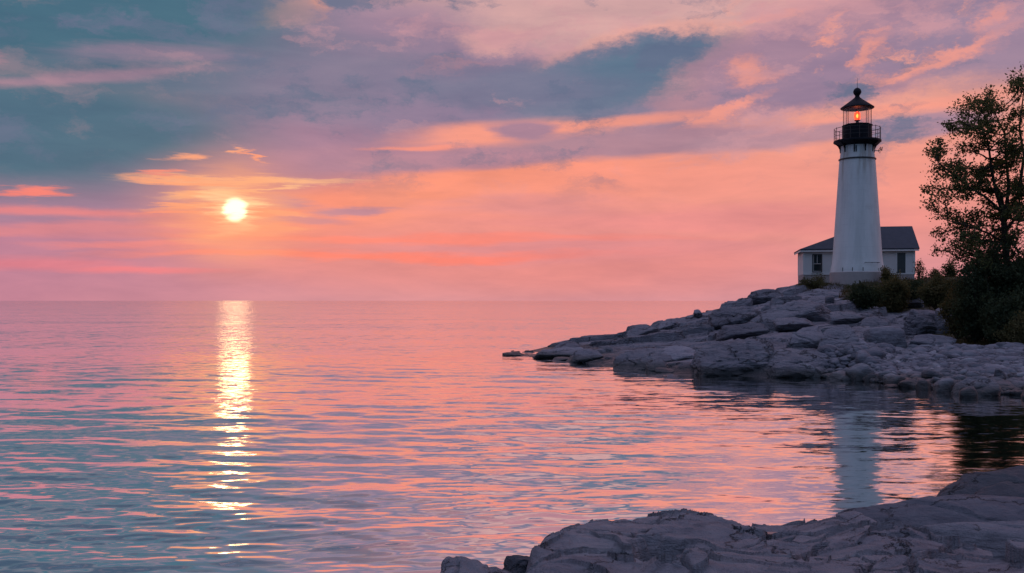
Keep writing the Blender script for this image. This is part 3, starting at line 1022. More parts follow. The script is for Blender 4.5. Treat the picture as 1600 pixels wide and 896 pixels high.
# --- stones along the beach
STONES = [
    (1251, 1290, 569, 589, 'dark hump backed stone at the left end of the beach waterline'),
    (1291, 1338, 580, 595, 'long low stone lying flat along the waterline left of the pointed stone'),
    (1328, 1360, 571, 596, 'pointed leaning stone on the beach waterline'),
    (1350, 1374, 584, 597, None), (1370, 1398, 581, 598, 'blocky stone with a bright left edge on the waterline'),
    (1383, 1412, 587, 603, None), (1384, 1404, 600, 606, 'thin flat stone lying in the water in front of the beach'),
    (1405, 1439, 592, 607, None), (1431, 1454, 595, 610, None), (1456, 1487, 594, 614, 'dark steep stone on the waterline left of the largest beach boulder'),
    (1485, 1555, 586, 619, 'largest boulder on the beach, long and sloping down to the left'),
    (1501, 1527, 605, 621, 'round stone in the water in front of the largest beach boulder'),
    (1537, 1558, 601, 617, 'pale flat faced stone standing on edge at the waterline'),
    (1553, 1572, 580, 599, None), (1557, 1585, 601, 614, None), (1588, 1612, 594, 612, 'big rounded stone cut off by the right edge on the waterline'),
    (1469, 1490, 575, 593, None), (1483, 1494, 580, 593, None), (1495, 1511, 579, 593, None), (1447, 1468, 578, 591, None), (1572, 1600, 583, 597, None),
    (1400, 1432, 578, 590, None), (1428, 1446, 583, 594, None), (1600, 1640, 600, 624, None), (1635, 1670, 600, 622, None),
]
GS = 'stones along the beach waterline'
for i, (x0, x1, yt, yb, lab) in enumerate(STONES):
    big = (x1 - x0) > 60
    place_rock('beach_stone', x0, x1, yt, yb, lab or 'rounded grey stone at the water edge of the pebble beach', cat='stone', mat='stone', seed=300 + i, tilt=5, roll=[4, -6, 9, 0, -14][i % 5] + (14 if big else 0) - (25 if i == 2 else 0),
               depth=0.9, sub=4, sharp=7, planes=12, boxy=0.98, yaw=(i * 53) % 70 - 35, slab=0.3 if big else None, Y=max(hit_ground((x0 + x1) / 2, yb), 33), bury=0.6, group=None if lab else GS, rough=0.07, strata=0)

# cobbles further up the beach: individual stones, copies of a few shapes
protos = []
for k in range(10):
    rg = np.random.default_rng(700 + k)
    v, f = rock_shape(700 + k, (0.5 * rg.uniform(.9, 1.5), 0.5 * rg.uniform(.7, 1.0), 0.5 * rg.uniform(.4, .65)), 3, 12, 8, 0.07, 0.98, strata=0)
    me = mesh_np('cobble', v, f); me.materials.append(M['stone'])
    protos.append(me)
rg = np.random.default_rng(5)
placed = []
tries = 0
while len(placed) < 235 and tries < 9000:
    tries += 1
    px = rg.uniform(1345, 1640)
    d = rg.uniform(0.5, 13.5) ** 1.0
    ys = float(np.interp(px, _SH[:, 0], _SH[:, 1]))
    Y = ys + d
    if px < 1420 and d > 4 + (px - 1345) * 0.06: continue
    s = (0.62 if d < 4 else 0.42) * math.exp(rg.normal(0, 0.32))
    x = (px - 800) / F * Y
    if any((x - a) ** 2 + (Y - b) ** 2 < (0.42 * (s + c)) ** 2 for a, b, c in placed): continue
    placed.append((x, Y, s))
    o = bpy.data.objects.new('cobble', protos[len(placed) % 10])
    COL.objects.link(o)
    o.location = (x, Y, float(macro_z([x], [Y])[0]) + 0.10 * s)
    o.scale = (s, s, s)
    o.rotation_euler = (rg.uniform(-.35, .35), rg.uniform(-.35, .35), rg.uniform(0, 6.28))
    tag(o, 'grey cobble lying on the pebble beach between waterline and shrubs', 'stone', 'cobbles of the pebble beach')

# small pebbles: too many to count
vv, ff, base, tone = [], [], 0, []
d3, f3 = ico(2)
for k in range(12500):
    px = rg.uniform(1285, 1660) if k < 9000 else rg.uniform(1660, 1900)
    ys = float(np.interp(px, _SH[:, 0], _SH[:, 1]))
    d = rg.uniform(0.2, 14.5)
    if px < 1420 and d > 3.5 + max(px - 1320, 0) * 0.07: continue
    Y = ys + d
    x = (px - 800) / F * Y
    s = 0.13 * math.exp(rg.normal(0, 0.4))
    sc = np.array([rg.uniform(.9, 1.5), rg.uniform(.8, 1.2), rg.uniform(.5, .8)]) * s
    a = rg.uniform(0, 6.28)
    q = d3 * sc * (1 + 0.16 * np.sin(d3 @ rg.normal(0, 2.6, 3) + a))[:, None]
    c_, s_ = math.cos(a), math.sin(a)
    q = q @ np.array([[c_, s_, 0], [-s_, c_, 0], [0, 0, 1]])
    vv.append(q + np.array([x, Y, float(macro_z([x], [Y])[0]) + 0.2 * s])); ff.append(f3 + base); base += len(d3)
    tone.append(np.full(len(d3), rg.uniform(0, 1) ** 0.8))
me = mesh_np('pebbles', np.vstack(vv), np.vstack(ff))
at = me.attributes.new('bed', 'FLOAT', 'POINT')
at.data.foreach_set('value', np.concatenate(tone).astype(np.float32))
o = link('pebbles', me, M['pebble'])
tag(o, 'small grey pebbles covering the beach between the cobbles', 'pebbles', kind='stuff')


# ------------------------------------------------------------------ foreground outcrop
def surf_Y(px, py):
    """distance at which the bearing meets the sloping top of the near outcrop"""
    ys = np.arange(3.0, 12.5, 0.01)
    u, v = (px - 800) / F, (470 - py) / F
    k = np.nonzero(EYE + v * ys <= near_top(np.full_like(ys, u), ys))[0]
    return float(ys[k[0]]) if len(k) else 10.0


_NC = np.array([(700, 900, 8.0), (800, 880, 8.2), (838, 850, 8.4), (862, 830, 8.9), (890, 821, 9.2), (940, 815, 9.6), (990, 808, 10.0), (1030, 796, 10.6), (1060, 795, 10.7), (1105, 806, 10.4), (1160, 818, 10.2),
                (1215, 816, 10.3), (1270, 808, 10.6), (1320, 803, 10.3), (1350, 806, 9.9), (1400, 815, 9.5), (1450, 830, 9.1), (1490, 845, 8.8), (1600, 858, 8.4), (1800, 862, 8.3)], float)


def near_top(u, Y):
    px = u * F + 800
    yc = np.interp(px, _NC[:, 0], _NC[:, 2])
    py = np.interp(px, _NC[:, 0], _NC[:, 1])
    zc = EYE + (470 - py) / F * yc
    z7 = 1.62
    t = np.clip((yc - Y) / np.maximum(yc - 7.0, 0.5), 0, 2.0)
    return zc + (z7 - zc) * np.where(t < 1, t ** 1.15, 1 + 0.25 * (t - 1))


def build_near():
    u = np.arange(-0.09, 0.66, 0.00095)
    y = np.concatenate([np.arange(2.0, 6.2, 0.07), np.arange(6.2, 12.6, 0.0165)])
    U, Y = np.meshgrid(u, y)
    sh = U.shape
    uu, yy = U.ravel(), Y.ravel()
    px = uu * F + 800
    x = uu * yy
    yc = np.interp(px, _NC[:, 0], _NC[:, 2])
    z = near_top(uu, yy)
    P = p3(x, yy)
    # broad undulation and layered ledges
    nb = fbm(P * 0.9, 3, 41)
    nb2 = fbm(p3(x * 1.9, yy * 2.4), 4, 43, 0.5)
    z = z + (0.075 * nb + 0.012 * nb2)
    e1, e2, er, ex, ey = voronoi2(x / 1.25 + 0.25 * nb + 7, yy / 0.8 + 0.25 * nb2 + 3, 77)
    z = z + 0.09 * (er[0] - 0.5) + 0.20 * (er[1] - 0.5) * ex + 0.14 * (er[2] - 0.3) * ey - 0.06 * (1 - sstep(0.0, 0.04, e2 - e1)) * sstep(0, 1.2, yc - yy)
    lay = (x * 0.35 - yy * 1.0 + 0.9 * fbm(P * 0.8, 3, 51)) * 1.5
    fr = lay - np.floor(lay)
    z = z + 0.075 * (fr ** 6 - 0.15) * np.clip(fbm(P * 0.6, 2, 61) + 0.5, 0, 1)
    lay2 = (x * 0.2 + yy * 1.3 + 0.6 * fbm(P * 1.6, 3, 52)) * 4.5
    fr2 = lay2 - np.floor(lay2)
    z = z + 0.020 * (fr2 ** 4 - 0.2) * sstep(-0.1, 0.35, fbm(p3(x * 1.1, yy * 1.4), 3, 57))
    z = z + 0.010 * fbm(p3(x * 2.3, yy * 3.0), 5, 71, 0.55)
    # hollow with shadowed back wall
    for (cx, cy, rx, ry, dep) in [(1050, 858, 0.34, 0.30, 0.5), (1010, 846, 0.24, 0.14, 0.13), (1078, 866, 0.18, 0.2, 0.22), (985, 878, 0.3, 0.16, 0.10)]:
        Yh = surf_Y(cx, cy); xh = (cx - 800) / F * Yh
        dd = np.hypot((x - xh) / rx, (yy - Yh) / ry) + 0.35 * fbm(P * 2.2, 3, 81)
        z = z - dep * (1 - sstep(0.35, 1.0, dd))
    # shallow basin for the puddle
    Yp = surf_Y(1190, 831); xp = (1190 - 800) / F * Yp
    dd = np.hypot((x - xp - 0.1 * (yy - Yp)) / 0.30, (yy - Yp) / 0.22)
    z = z - 0.07 * (1 - sstep(0.3, 1.1, dd))
    # cracks
    def crack(pts, wid, dep):
        nonlocal z
        w = []
        for a, b in pts:
            Yk = surf_Y(a, b); w.append(((a - 800) / F * Yk, Yk))
        wob = 0.035 * fbm(P * 5, 3, 91)
        best = np.full(x.shape, 9.0)
        for (ax, ay), (bx, by) in zip(w, w[1:]):
            dx, dy = bx - ax, by - ay
            tt = np.clip(((x - ax) * dx + (yy - ay) * dy) / (dx * dx + dy * dy), 0, 1)
            best = np.minimum(best, np.hypot(x - ax - tt * dx, yy - ay - tt * dy) + wob)
        z = z - dep * 1.3 * (1 - sstep(0.0, wid * 1.1, best)) + 0.02 * np.exp(-(best / 0.12) ** 2) * (best > wid)
    crack([(1236, 890), (1250, 876), (1266, 864), (1288, 852)], 0.045, 0.10)
    crack([(1250, 876), (1262, 888)], 0.03, 0.07)
    crack([(1280, 882), (1310, 876), (1322, 873), (1338, 868)], 0.04, 0.09)
    crack([(1423, 895), (1425, 874), (1452, 866), (1472, 862), (1490, 852), (1530, 850)], 0.045, 0.11)
    crack([(1042, 888), (1062, 884), (1090, 890)], 0.04, 0.09)
    crack([(1160, 862), (1215, 850), (1250, 842)], 0.025, 0.05)
    crack([(900, 890), (915, 874), (945, 864)], 0.03, 0.06)
    crack([(1330, 846), (1380, 838), (1420, 842)], 0.025, 0.04)
    # flanks: falls away to the water past the far crest and on the left
    far = yy - yc + 0.10 * fbm(p3(x * 1.8, yy * 1.8), 3, 101)
    z = z - np.where(far > -0.25, (far + 0.25) ** 2 * 0.5, 0) - np.where(far > 0, far * 1.6 + far ** 2, 0)
    xl = np.interp(yy, [2, 6.3, 7.0, 7.8, 8.4, 9.2, 12], [-0.5, -0.05, 0.10, 0.16, 0.22, 0.36, 0.5]) + 0.05 * fbm(p3(x * 2, yy * 2.0), 3, 111)
    lf = xl - x
    z = z - np.where(lf > -0.16, (lf + 0.16) ** 2 * 1.2, 0) - np.where(lf > 0, lf * 3.0, 0)
    z = np.maximum(z, -0.8)
    nr, na = sh
    idx = np.arange(nr * na).reshape(nr, na)
    Q = np.stack([idx[:-1, :-1], idx[:-1, 1:], idx[1:, 1:], idx[1:, :-1]], -1).reshape(-1, 4)
    Q = Q[~(z < -0.7)[Q].all(1)]
    me = mesh_np('rock_outcrop', np.stack([x, yy, z], 1), Q)
    o = link('rock_outcrop', me, M['near_rock'])
    tag(o, 'wide cracked grey bedrock with a dark hollow, nearest rock of all', 'rock')
    # the puddle
    mb = MB()
    zp = EYE + (470 - 831) / F * Yp - 0.028
    n = 28
    v = [(xp + 0.19 * math.cos(a) * (1 + .15 * math.sin(3 * a)) + 0.02, Yp + 0.10 * math.sin(a) + 0.05 * math.cos(a), zp) for a in [2 * math.pi * k / n for k in range(n)]]
    v2 = [(a, b, c - 0.08) for a, b, c in v]
    mb.add(v + v2, [tuple(range(n)), tuple(range(2 * n - 1, n - 1, -1))] + [(k, n + k, n + (k + 1) % n, (k + 1) % n) for k in range(n)])
    m, t, out = new_mat('puddle_water')
    principled(t, out, (0.02, 0.03, 0.035, 1), 0.03, None, 1.0)
    o = mb.build('puddle_water', m)
    tag(o, kind='structure')


build_near()


def near_rock(x0, x1, yt, Y, depth, hz, label, mat, seed, tilt, roll, yaw=0, sharp=8, planes=8, name='rock', rough=0.09):
    w = (x1 - x0) / F * Y / 2
    v, f = rock_shape(seed, (w * 1.15, depth, hz), 6, planes, sharp, rough, strata=0.012)
    # finer wear
    m = w
    v = v + 0.012 * fbm(v * 5.0, 4, seed)[:, None] * (v / np.linalg.norm(v, axis=1)[:, None])
    me = mesh_np(name, v, f)
    zt = EYE + (470 - yt) / F * Y
    o = link(name, me, M[mat], None, (((x0 + x1) / 2 - 800) / F * Y, Y, zt - hz * 0.78))
    o.rotation_euler = (R(tilt), R(roll), R(yaw))
    tag(o, label, 'rock')
    return o


def near_slab(x0, x1, yt, yb, Y, dp, lip, label, mat, seed, roll, yaw=0, sharp=10, rough=0.06):
    w = (x1 - x0) / F * Y / 2
    zb = EYE + (470 - yb) / F * Y
    zt = EYE + (470 - yt) / F * (Y + dp * 1.7)
    low = zb - 0.45
    hz = (zt - low) / 2 * 1.13; zc = (zt + low) / 2
    v, f = slab_shape(seed, (w * 1.03, dp, hz), (zb + lip * (zt - zb) - zc) / hz, math.tan(R(roll)) * w / hz, 6, sharp, rough)
    v = v + 0.010 * fbm(v * 6.0, 4, seed)[:, None] * (v / np.linalg.norm(v, axis=1)[:, None])
    o = link('rock', mesh_np('rock', v, f), M[mat], None, (((x0 + x1) / 2 - 800) / F * (Y + dp * 0.9), Y + dp * 0.9, zc))
    o.rotation_euler = (0, 0, R(yaw))
    tag(o, label, 'rock')


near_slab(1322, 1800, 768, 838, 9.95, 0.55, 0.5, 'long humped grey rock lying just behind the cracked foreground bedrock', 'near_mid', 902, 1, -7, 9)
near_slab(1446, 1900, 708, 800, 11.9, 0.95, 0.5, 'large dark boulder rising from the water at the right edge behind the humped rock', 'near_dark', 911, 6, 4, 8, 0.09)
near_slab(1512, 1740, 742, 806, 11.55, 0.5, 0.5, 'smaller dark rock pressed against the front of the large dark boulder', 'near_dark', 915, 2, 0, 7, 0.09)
near_slab(1448, 1760, 808, 856, 9.05, 0.36, 0.45, 'low slab resting on the cracked bedrock at the right edge', 'near_rock', 921, -1, -5, 10)
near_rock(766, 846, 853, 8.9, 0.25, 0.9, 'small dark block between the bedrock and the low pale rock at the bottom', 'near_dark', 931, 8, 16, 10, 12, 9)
near_rock(670, 815, 876, 8.6, 0.45, 0.8, 'low pale rock leaving the bottom edge left of the small dark block', 'near_rock', 941, 6, -7, 0, 8, 8)


# ------------------------------------------------------------------ lighthouse
def build_lighthouse():
    D = 92.0
    x = (1339.5 - 800) / F * D
    L = thing('lighthouse', (x, D, 5.36), 'white round tapering lighthouse with black lantern room and red lit lamp', 'lighthouse')
    L.rotation_euler = (0, 0, R(-19.3))
    m = MB(); m.lathe([(2.47, -1.2), (2.47, 0.86), (2.43, 0.90)], 64); m.build('plinth', M['foundation'], L, 40)
    m = MB(); m.lathe([(2.40, 0.90), (2.37, 1.25), (2.27, 1.75), (2.205, 2.3), (1.60, 11.36)], 72)
    tw = m.build('tower', M['tower'], L, 40)
    m = MB(); m.lathe([(1.60, 11.36), (1.68, 11.38), (1.68, 11.47), (1.60, 11.50)], 64); m.build('ring_moulding', M['dark_metal'], L, 30)
    m = MB(); m.lathe([(1.565, 11.50), (1.50, 12.1), (1.49, 12.80)], 64); m.build('upper_shaft', M['tower'], L, 40)
    m = MB(); m.lathe([(1.49, 12.66), (1.60, 12.72), (1.82, 12.84), (2.03, 12.98), (2.13, 13.02), (2.13, 13.16), (2.08, 13.20), (1.30, 13.20)], 64)
    m.build('gallery_deck', M['black'], L, 30)
    for k in range(10):
        a = 2 * math.pi * (k + 0.25) / 10
        m = MB()
        prof = [(1.49, 12.05), (1.56, 12.05), (1.60, 12.4), (1.74, 12.68), (2.02, 12.93), (2.02, 12.99), (1.49, 12.99)]
        v = []
        for s in (-0.035, 0.035):
            v += [(r, s, z) for r, z in prof]
        n = len(prof)
        m.add(v, [tuple(range(n)), tuple(range(2 * n - 1, n - 1, -1))] + [(i, n + i, n + (i + 1) % n, (i + 1) % n) for i in range(n)])
        b = m.build('bracket', M['black'], L)
        b.rotation_euler = (0, 0, a)
    # slit windows in the upper shaft facing the viewer
    for k, a in enumerate((-100.0, -93.5)):
        m = MB(); m.box(1.44, 1.54, -0.058, 0.058, 11.98, 12.56)
        w = m.build('window', M['dark_glass'], L); w.rotation_euler = (0, 0, R(a))
        m = MB()
        for (y0, y1, z0, z1) in ((-0.075, -0.060, 11.96, 12.58), (0.060, 0.075, 11.96, 12.58), (-0.060, 0.060, 12.562, 12.58), (-0.060, 0.060, 11.96, 11.978)):
            m.box(1.44, 1.55, y0, y1, z0, z1)
        m.build('frame', M['trim_white'], w)
    # gallery railing
    rl = MB()
    n = 16
    for z, rr in ((14.30, 0.024), (13.95, 0.016), (13.62, 0.016)):
        pts = [(2.06 * math.cos(2 * math.pi * k / 48), 2.06 * math.sin(2 * math.pi * k / 48), z) for k in range(49)]
        rl.tube(pts, rr, 6, False)
    rail = rl.build('railing', M['dark_metal'], L, 60)
    for k in range(n):
        a = 2 * math.pi * (k + 0.25) / n
        m = MB(); m.tube([(2.06 * math.cos(a), 2.06 * math.sin(a), 13.19), (2.06 * math.cos(a), 2.06 * math.sin(a), 14.38)], 0.026, 6)
        m.build('railing_post', M['dark_metal'], rail)
    # lantern room
    m = MB(); m.lathe([(1.30, 13.20), (1.30, 14.52), (1.36, 14.54), (1.36, 14.62), (1.10, 14.62)], 48); dr = m.build('lantern_base', M['black'], L, 30)
    m = MB(); m.box(-0.32, 0.32, -1.335, -1.29, 13.22, 14.4); hd = m.build('hatch', M['black'], dr, bevel=0.01)
    n = 8
    fr = MB()
    for k in range(n):
        a = 2 * math.pi * (k + 0.5) / n + R(19.3 + 8)
        fr.tube([(1.24 * math.cos(a), 1.24 * math.sin(a), 14.62), (1.24 * math.cos(a), 1.24 * math.sin(a), 16.22)], 0.026, 6)
    ring = [(1.24 * math.cos(2 * math.pi * (k + 0.5) / n + R(27.3)), 1.24 * math.sin(2 * math.pi * (k + 0.5) / n + R(27.3))) for k in range(n + 1)]
    for z, r_ in ((14.66, 0.04), (16.18, 0.04)):
        fr.tube([(a, b, z) for a, b in ring], r_, 6, False)
    frame = fr.build('lantern_frame', M['dark_metal'], L, 50)
    for k in range(n):
        (a, b), (c, d) = ring[k], ring[k + 1]
        ins = 0.985
        m = MB()
        v = [(a * ins, b * ins, 14.68), (c * ins, d * ins, 14.68), (c * ins, d * ins, 16.16), (a * ins, b * ins, 16.16)]
        v2 = [(p * 0.992, q * 0.992, z) for p, q, z in v]
        m.add(v + v2, [(0, 1, 2, 3), (7, 6, 5, 4), (0, 4, 5, 1), (1, 5, 6, 2), (2, 6, 7, 3), (3, 7, 4, 0)])
        m.build('pane', M['glass'], frame)
    m = MB(); m.lathe([(1.12, 16.15), (1.47, 16.19), (1.52, 16.24), (1.50, 16.29), (1.05, 16.62), (0.55, 16.98), (0.28, 17.2), (0.21, 17.3)], 48)
    rf = m.build('roof', M['black'], L, 35)
    m = MB(); m.lathe([(0.21, 17.28), (0.20, 17.42), (0.27, 17.50), (0.36, 17.66), (0.37, 17.80), (0.30, 17.98), (0.16, 18.10), (0.03, 18.16)], 32)
    m.build('ball_finial', M['black'], rf, 50)
    m = MB(); m.tube([(0, 0, 18.1), (0.0, 0.02, 19.1)], [0.022, 0.01], 6); m.build('lightning_rod', M['dark_metal'], rf)
    # the lamp
    m = MB(); m.lathe([(0.30, 14.62), (0.30, 14.75), (0.14, 14.8), (0.14, 15.02), (0.27, 15.05), (0.27, 15.11)], 24); lp = m.build('lamp', M['dark_metal'], L, 40)
    m = MB(); m.lathe([(0.10, 15.12), (0.25, 15.16), (0.29, 15.45), (0.25, 15.8), (0.08, 15.9)], 32); m.build('lens', M['lens'], lp, 60)
    m = MB(); m.lathe([(0.07, 15.26), (0.13, 15.33), (0.14, 15.50), (0.07, 15.62)], 24)
    core = m.build('glow', M['lens_core'], lp, 60, loc=(0.02, -0.20, 0.03))
    pl = bpy.data.lights.new('lamp_light', 'POINT'); pl.energy = 28; pl.color = (1, 0.22, 0.10); pl.shadow_soft_size = 0.3
    po = bpy.data.objects.new('lamp_light', pl); COL.objects.link(po); po.parent = L; po.location = (0.0, -0.45, 15.6)
    # small aerial bracket on the right side
    m = MB()
    m.tube([(1.5, 0, 12.22), (1.82, 0, 12.16), (2.15, 0, 12.3)], 0.03, 6)
    m.tube([(1.86, 0, 12.02), (1.88, 0, 12.30)], 0.028, 6)
    m.tube([(1.98, -0.02, 11.92), (2.02, 0.02, 12.52)], 0.034, 6)
    m.tube([(2.13, 0, 12.12), (2.19, 0, 12.50)], 0.045, 6)
    m.tube([(1.92, 0, 12.34), (2.1, 0, 12.42)], 0.03, 6)
    m.build('aerial', M['dark_metal'], L).rotation_euler = (0, 0, 0)
    # handrail near the foot
    m = MB()
    for a0, a1, z in ((-74, -40, 1.72),):
        pts = [(2.52 * math.cos(R(a0 + (a1 - a0) * k / 12)), 2.52 * math.sin(R(a0 + (a1 - a0) * k / 12)), z) for k in range(13)]
        m.tube(pts, 0.028, 6)
        for k in (0, 6, 12):
            m.tube([pts[k], (pts[k][0] * 0.9, pts[k][1] * 0.9, z - 0.02)], 0.02, 6)
    m.build('handrail', M['dark_metal'], L)
    for a in (-122, -100, -78):
        m = MB(); r_ = 2.40
        m.tube([(r_ * math.cos(R(a)), r_ * math.sin(R(a)), 0.95), (r_ * math.cos(R(a)), r_ * math.sin(R(a)), 1.28)], 0.03, 6)
        m.build('anchor_bolt', M['dark_metal'], L)


build_lighthouse()


def build_house():
    D = 97.0
    x = (1342 - 800) / F * D
    H = thing('house', (x, D, 5.36), 'low white keeper house with grey hipped roof directly behind the lighthouse', 'house')
    H.rotation_euler = (0, 0, R(-11.4))
    W0, W1, dep = -5.27, 5.2, 6.4
    m = MB(); m.box(W0 + 0.02, W1 - 0.02, 0.02, dep - 0.02, -1.3, 0.86); m.build('foundation', M['foundation'], H)
    # walls with a gable on the right end
    m = MB()
    m.box(W0, W1, 0, dep, 0.86, 3.22)
    wall = m.build('wall', M['siding'], H)
    m = MB()
    v = [(W1 - 0.12, 0.15, 3.22), (W1 - 0.12, dep - 0.15, 3.22), (W1 - 0.12, dep / 2, 5.25), (W1, 0.15, 3.22), (W1, dep - 0.15, 3.22), (W1, dep / 2, 5.25)]
    m.add(v, [(0, 1, 2), (3, 5, 4), (0, 3, 4, 1), (1, 4, 5, 2), (2, 5, 3, 0)])
    m.build('gable', M['siding'], H)
    e, o_, rz, ez = 0.36, 0.40, 5.62, 3.24
    xl, xr = W0 - e, W1 + e
    rl = 0.7
    def roof(dz):
        return [(xl, -o_, ez + dz), (xr, -o_, ez + dz), (xr, dep + o_, ez + dz), (xl, dep + o_, ez + dz), (rl, dep / 2, rz + dz), (xr, dep / 2, rz + dz)]
    fs = [(0, 1, 5, 4), (2, 3, 4, 5), (3, 0, 4)]
    m = MB()
    a, b = roof(0.12), roof(0.0)
    m.add(a + b, fs + [tuple(i + 6 for i in reversed(f)) for f in fs] + [(0, 6, 7, 1), (2, 8, 9, 3), (3, 9, 6, 0), (1, 7, 11, 5), (5, 11, 8, 2)])
    m.build('roof', M['shingle'], H)
    m = MB(); m.box(xl + 0.02, xr - 0.03, -o_ + 0.02, -o_ + 0.06, ez - 0.16, ez - 0.004); m.box(xl + 0.02, xl + 0.06, -o_ + 0.064, dep + o_ - 0.03, ez - 0.16, ez - 0.004)
    m.build('fascia', M['trim_white'], H)
    m = MB(); m.box(xl + 0.1, xr - 0.1, -o_ + 0.064, -0.004, ez - 0.13, ez - 0.09); m.build('soffit', M['trim_white'], H)
    m = MB(); m.box(W1 - 0.16, W1 + 0.035, -0.035, 0.16, 0.86, 3.08); m.build('corner_board', M['trim_white'], H)
    m = MB(); m.box(W0 - 0.035, W0 + 0.14, -0.035, 0.14, 0.86, 3.08); m.build('corner_board', M['trim_white'], H)
    m = MB(); m.box(W0 - 0.03, W1 + 0.03, -0.045, -0.002, 0.80, 0.93); m.build('sill_board', M['trim_white'], H)
    # sash window on the left
    wx = -3.95
    w_ = MB()
    for (x0, x1, z0, z1) in ((wx - 0.47, wx - 0.38, 1.02, 2.86), (wx + 0.38, wx + 0.47, 1.02, 2.86), (wx - 0.38, wx + 0.38, 2.77, 2.86), (wx - 0.38, wx + 0.38, 1.02, 1.11), (wx - 0.38, wx + 0.38, 1.86, 1.93)):
        w_.box(x0, x1, -0.06, 0.04, z0, z1)
    win = w_.build('window', M['dark_metal'], H)
    for (z0, z1) in ((1.94, 2.76), (1.12, 1.85)):
        m = MB(); m.box(wx - 0.375, wx + 0.375, -0.016, 0.0, z0, z1); m.build('pane', M['dark_glass'], win)
    m = MB()
    for (x0, x1, z0, z1) in ((wx - 0.36, wx + 0.36, 1.875, 1.915), (wx - 0.36, wx - 0.33, 1.14, 2.74), (wx - 0.36, wx + 0.36, 1.13, 1.17)):
        m.box(x0, x1, -0.068, -0.062, z0, z1)
    m.box(wx - 0.02, wx + 0.02, -0.03, -0.018, 1.95, 2.75)
    m.build('sash', M['trim_white'], win)
    m = MB(); m.box(wx - 0.55, wx + 0.55, -0.12, -0.002, 0.94, 1.015); m.build('sill', M['trim_white'], win)
    # dark door on the right
    dx = 3.95
    m = MB(); m.box(dx - 0.38, dx + 0.38, -0.03, 0.03, 0.90, 2.92); dr = m.build('door', M['door'], H)
    m = MB()
    m.box(dx - 0.47, dx - 0.385, -0.05, 0.03, 0.90, 3.0); m.box(dx + 0.385, dx + 0.47, -0.05, 0.03, 0.90, 3.0); m.box(dx - 0.385, dx + 0.385, -0.05, 0.03, 2.925, 3.0)
    m.build('frame', M['trim_white'], dr)
    m = MB()
    for z0, z1 in ((1.1, 1.75), (1.95, 2.75)):
        m.box(dx - 0.27, dx + 0.27, -0.042, -0.031, z0, z1)
    m.build('panel', M['door'], dr)


build_house()


# ------------------------------------------------------------------ vegetation
def leaves_mesh(name, P, size, rng, droop=0.0):
    """one kite-shaped folded leaf per point"""
    n = len(P)
    d = rng.normal(0, 1, (n, 3)); d[:, 2] -= droop; d /= np.linalg.norm(d, axis=1)[:, None]
    u = np.cross(d, rng.normal(0, 1, (n, 3))); u /= np.linalg.norm(u, axis=1)[:, None]
    w = np.cross(d, u)
    s = size * np.exp(rng.normal(0, 0.28, n))[:, None]
    a = P; b = P + d * s * 0.5 + u * s * 0.32 + w * s * 0.12; c = P + d * s; e = P + d * s * 0.5 - u * s * 0.32 + w * s * 0.12
    V = np.stack([a, b, c, e], 1).reshape(-1, 3)
    i = np.arange(n) * 4
    T = np.concatenate([np.stack([i, i + 1, i + 2], 1), np.stack([i, i + 2, i + 3], 1)])
    return mesh_np(name, V, T, False)


def curve(a, b, rng, bend=0.15, up=0.1, n=7):
    a = np.asarray(a, float); b = np.asarray(b, float)
    L = np.linalg.norm(b - a)
    off = rng.normal(0, bend, 3) * L + np.array([0, 0, -up * L])
    t = np.linspace(0, 1, n)[:, None]
    p = a + (b - a) * t + off * (4 * t * (1 - t)) * 0.5
    p[1:-1] += rng.normal(0, 0.018 * L, (n - 2, 3))
    return p


def make_tree(name, base, stems, clusters, label, cat, leaf, lmat, seed, group=None, trunk_r=0.22):
    """stems: list of polylines (relative, trunk first); clusters: (centre, radii, twigs, leaves per twig)"""
    rng = np.random.default_rng(seed)
    t = thing(name, base, label, cat, 0, group)
    mb = MB()
    pts = []
    for i, (pl, r0, r1) in enumerate(stems):
        pl = np.array(pl, float)
        mb.tube(pl, list(np.linspace(r0, r1, len(pl))), 9)
        for k in range(len(pl) - 1):
            for q in np.linspace(0, 1, 4):
                pts.append((pl[k] * (1 - q) + pl[k + 1] * q, (r0 + (r1 - r0) * (k + q) / len(pl))))
    lp = []
    for (c, rad, ntw, nlf) in clusters:
        c = np.asarray(c, float); rad = np.asarray(rad, float)
        # limb from the nearest lower stem point
        best = min(pts, key=lambda q: np.linalg.norm(q[0] - c) + (1.2 * max(0, q[0][2] - c[2] + 0.4)))
        limb = curve(best[0], c, rng, 0.10, 0.08)
        r0 = min(best[1] * 0.7, 0.09)
        mb.tube(limb, list(np.linspace(r0, 0.022, len(limb))), 6)
        for k in range(ntw):
            v = rng.normal(0, 1, 3); v /= np.linalg.norm(v)
            e = c + v * rad * rng.uniform(0.55, 1.0)
            s = limb[rng.integers(len(limb) // 2, len(limb))]
            tw = curve(s, e, rng, 0.12, -0.03, 6)
            mb.tube(tw, list(np.linspace(0.016, 0.006, 6)), 4, False)
            # a spray of leaves round the outer part of every twig
            f = rng.beta(2.2, 1.2, nlf)
            q = np.stack([np.interp(f, np.linspace(0, 1, 6), tw[:, j]) for j in range(3)], 1)
            lp.append(q + rng.normal(0, 1, (nlf, 3)) * np.array([0.19, 0.19, 0.13]) * (0.6 + 0.3 * rad.mean()))
    mb.build('trunk', M['bark'], t, 60)
    link('crown', leaves_mesh('crown', np.vstack(lp), leaf, rng, 0.3), lmat, t)
    return t


def rel(px, py, Y, b):
    p = pt(px, py, Y)
    return (p.x - b[0], p.y - b[1], p.z - b[2])


def on_ground(px, Y, dz=0.0):
    x = (px - 800) / F * Y
    return (x, Y, float(ground(x, Y)[0]) + dz)


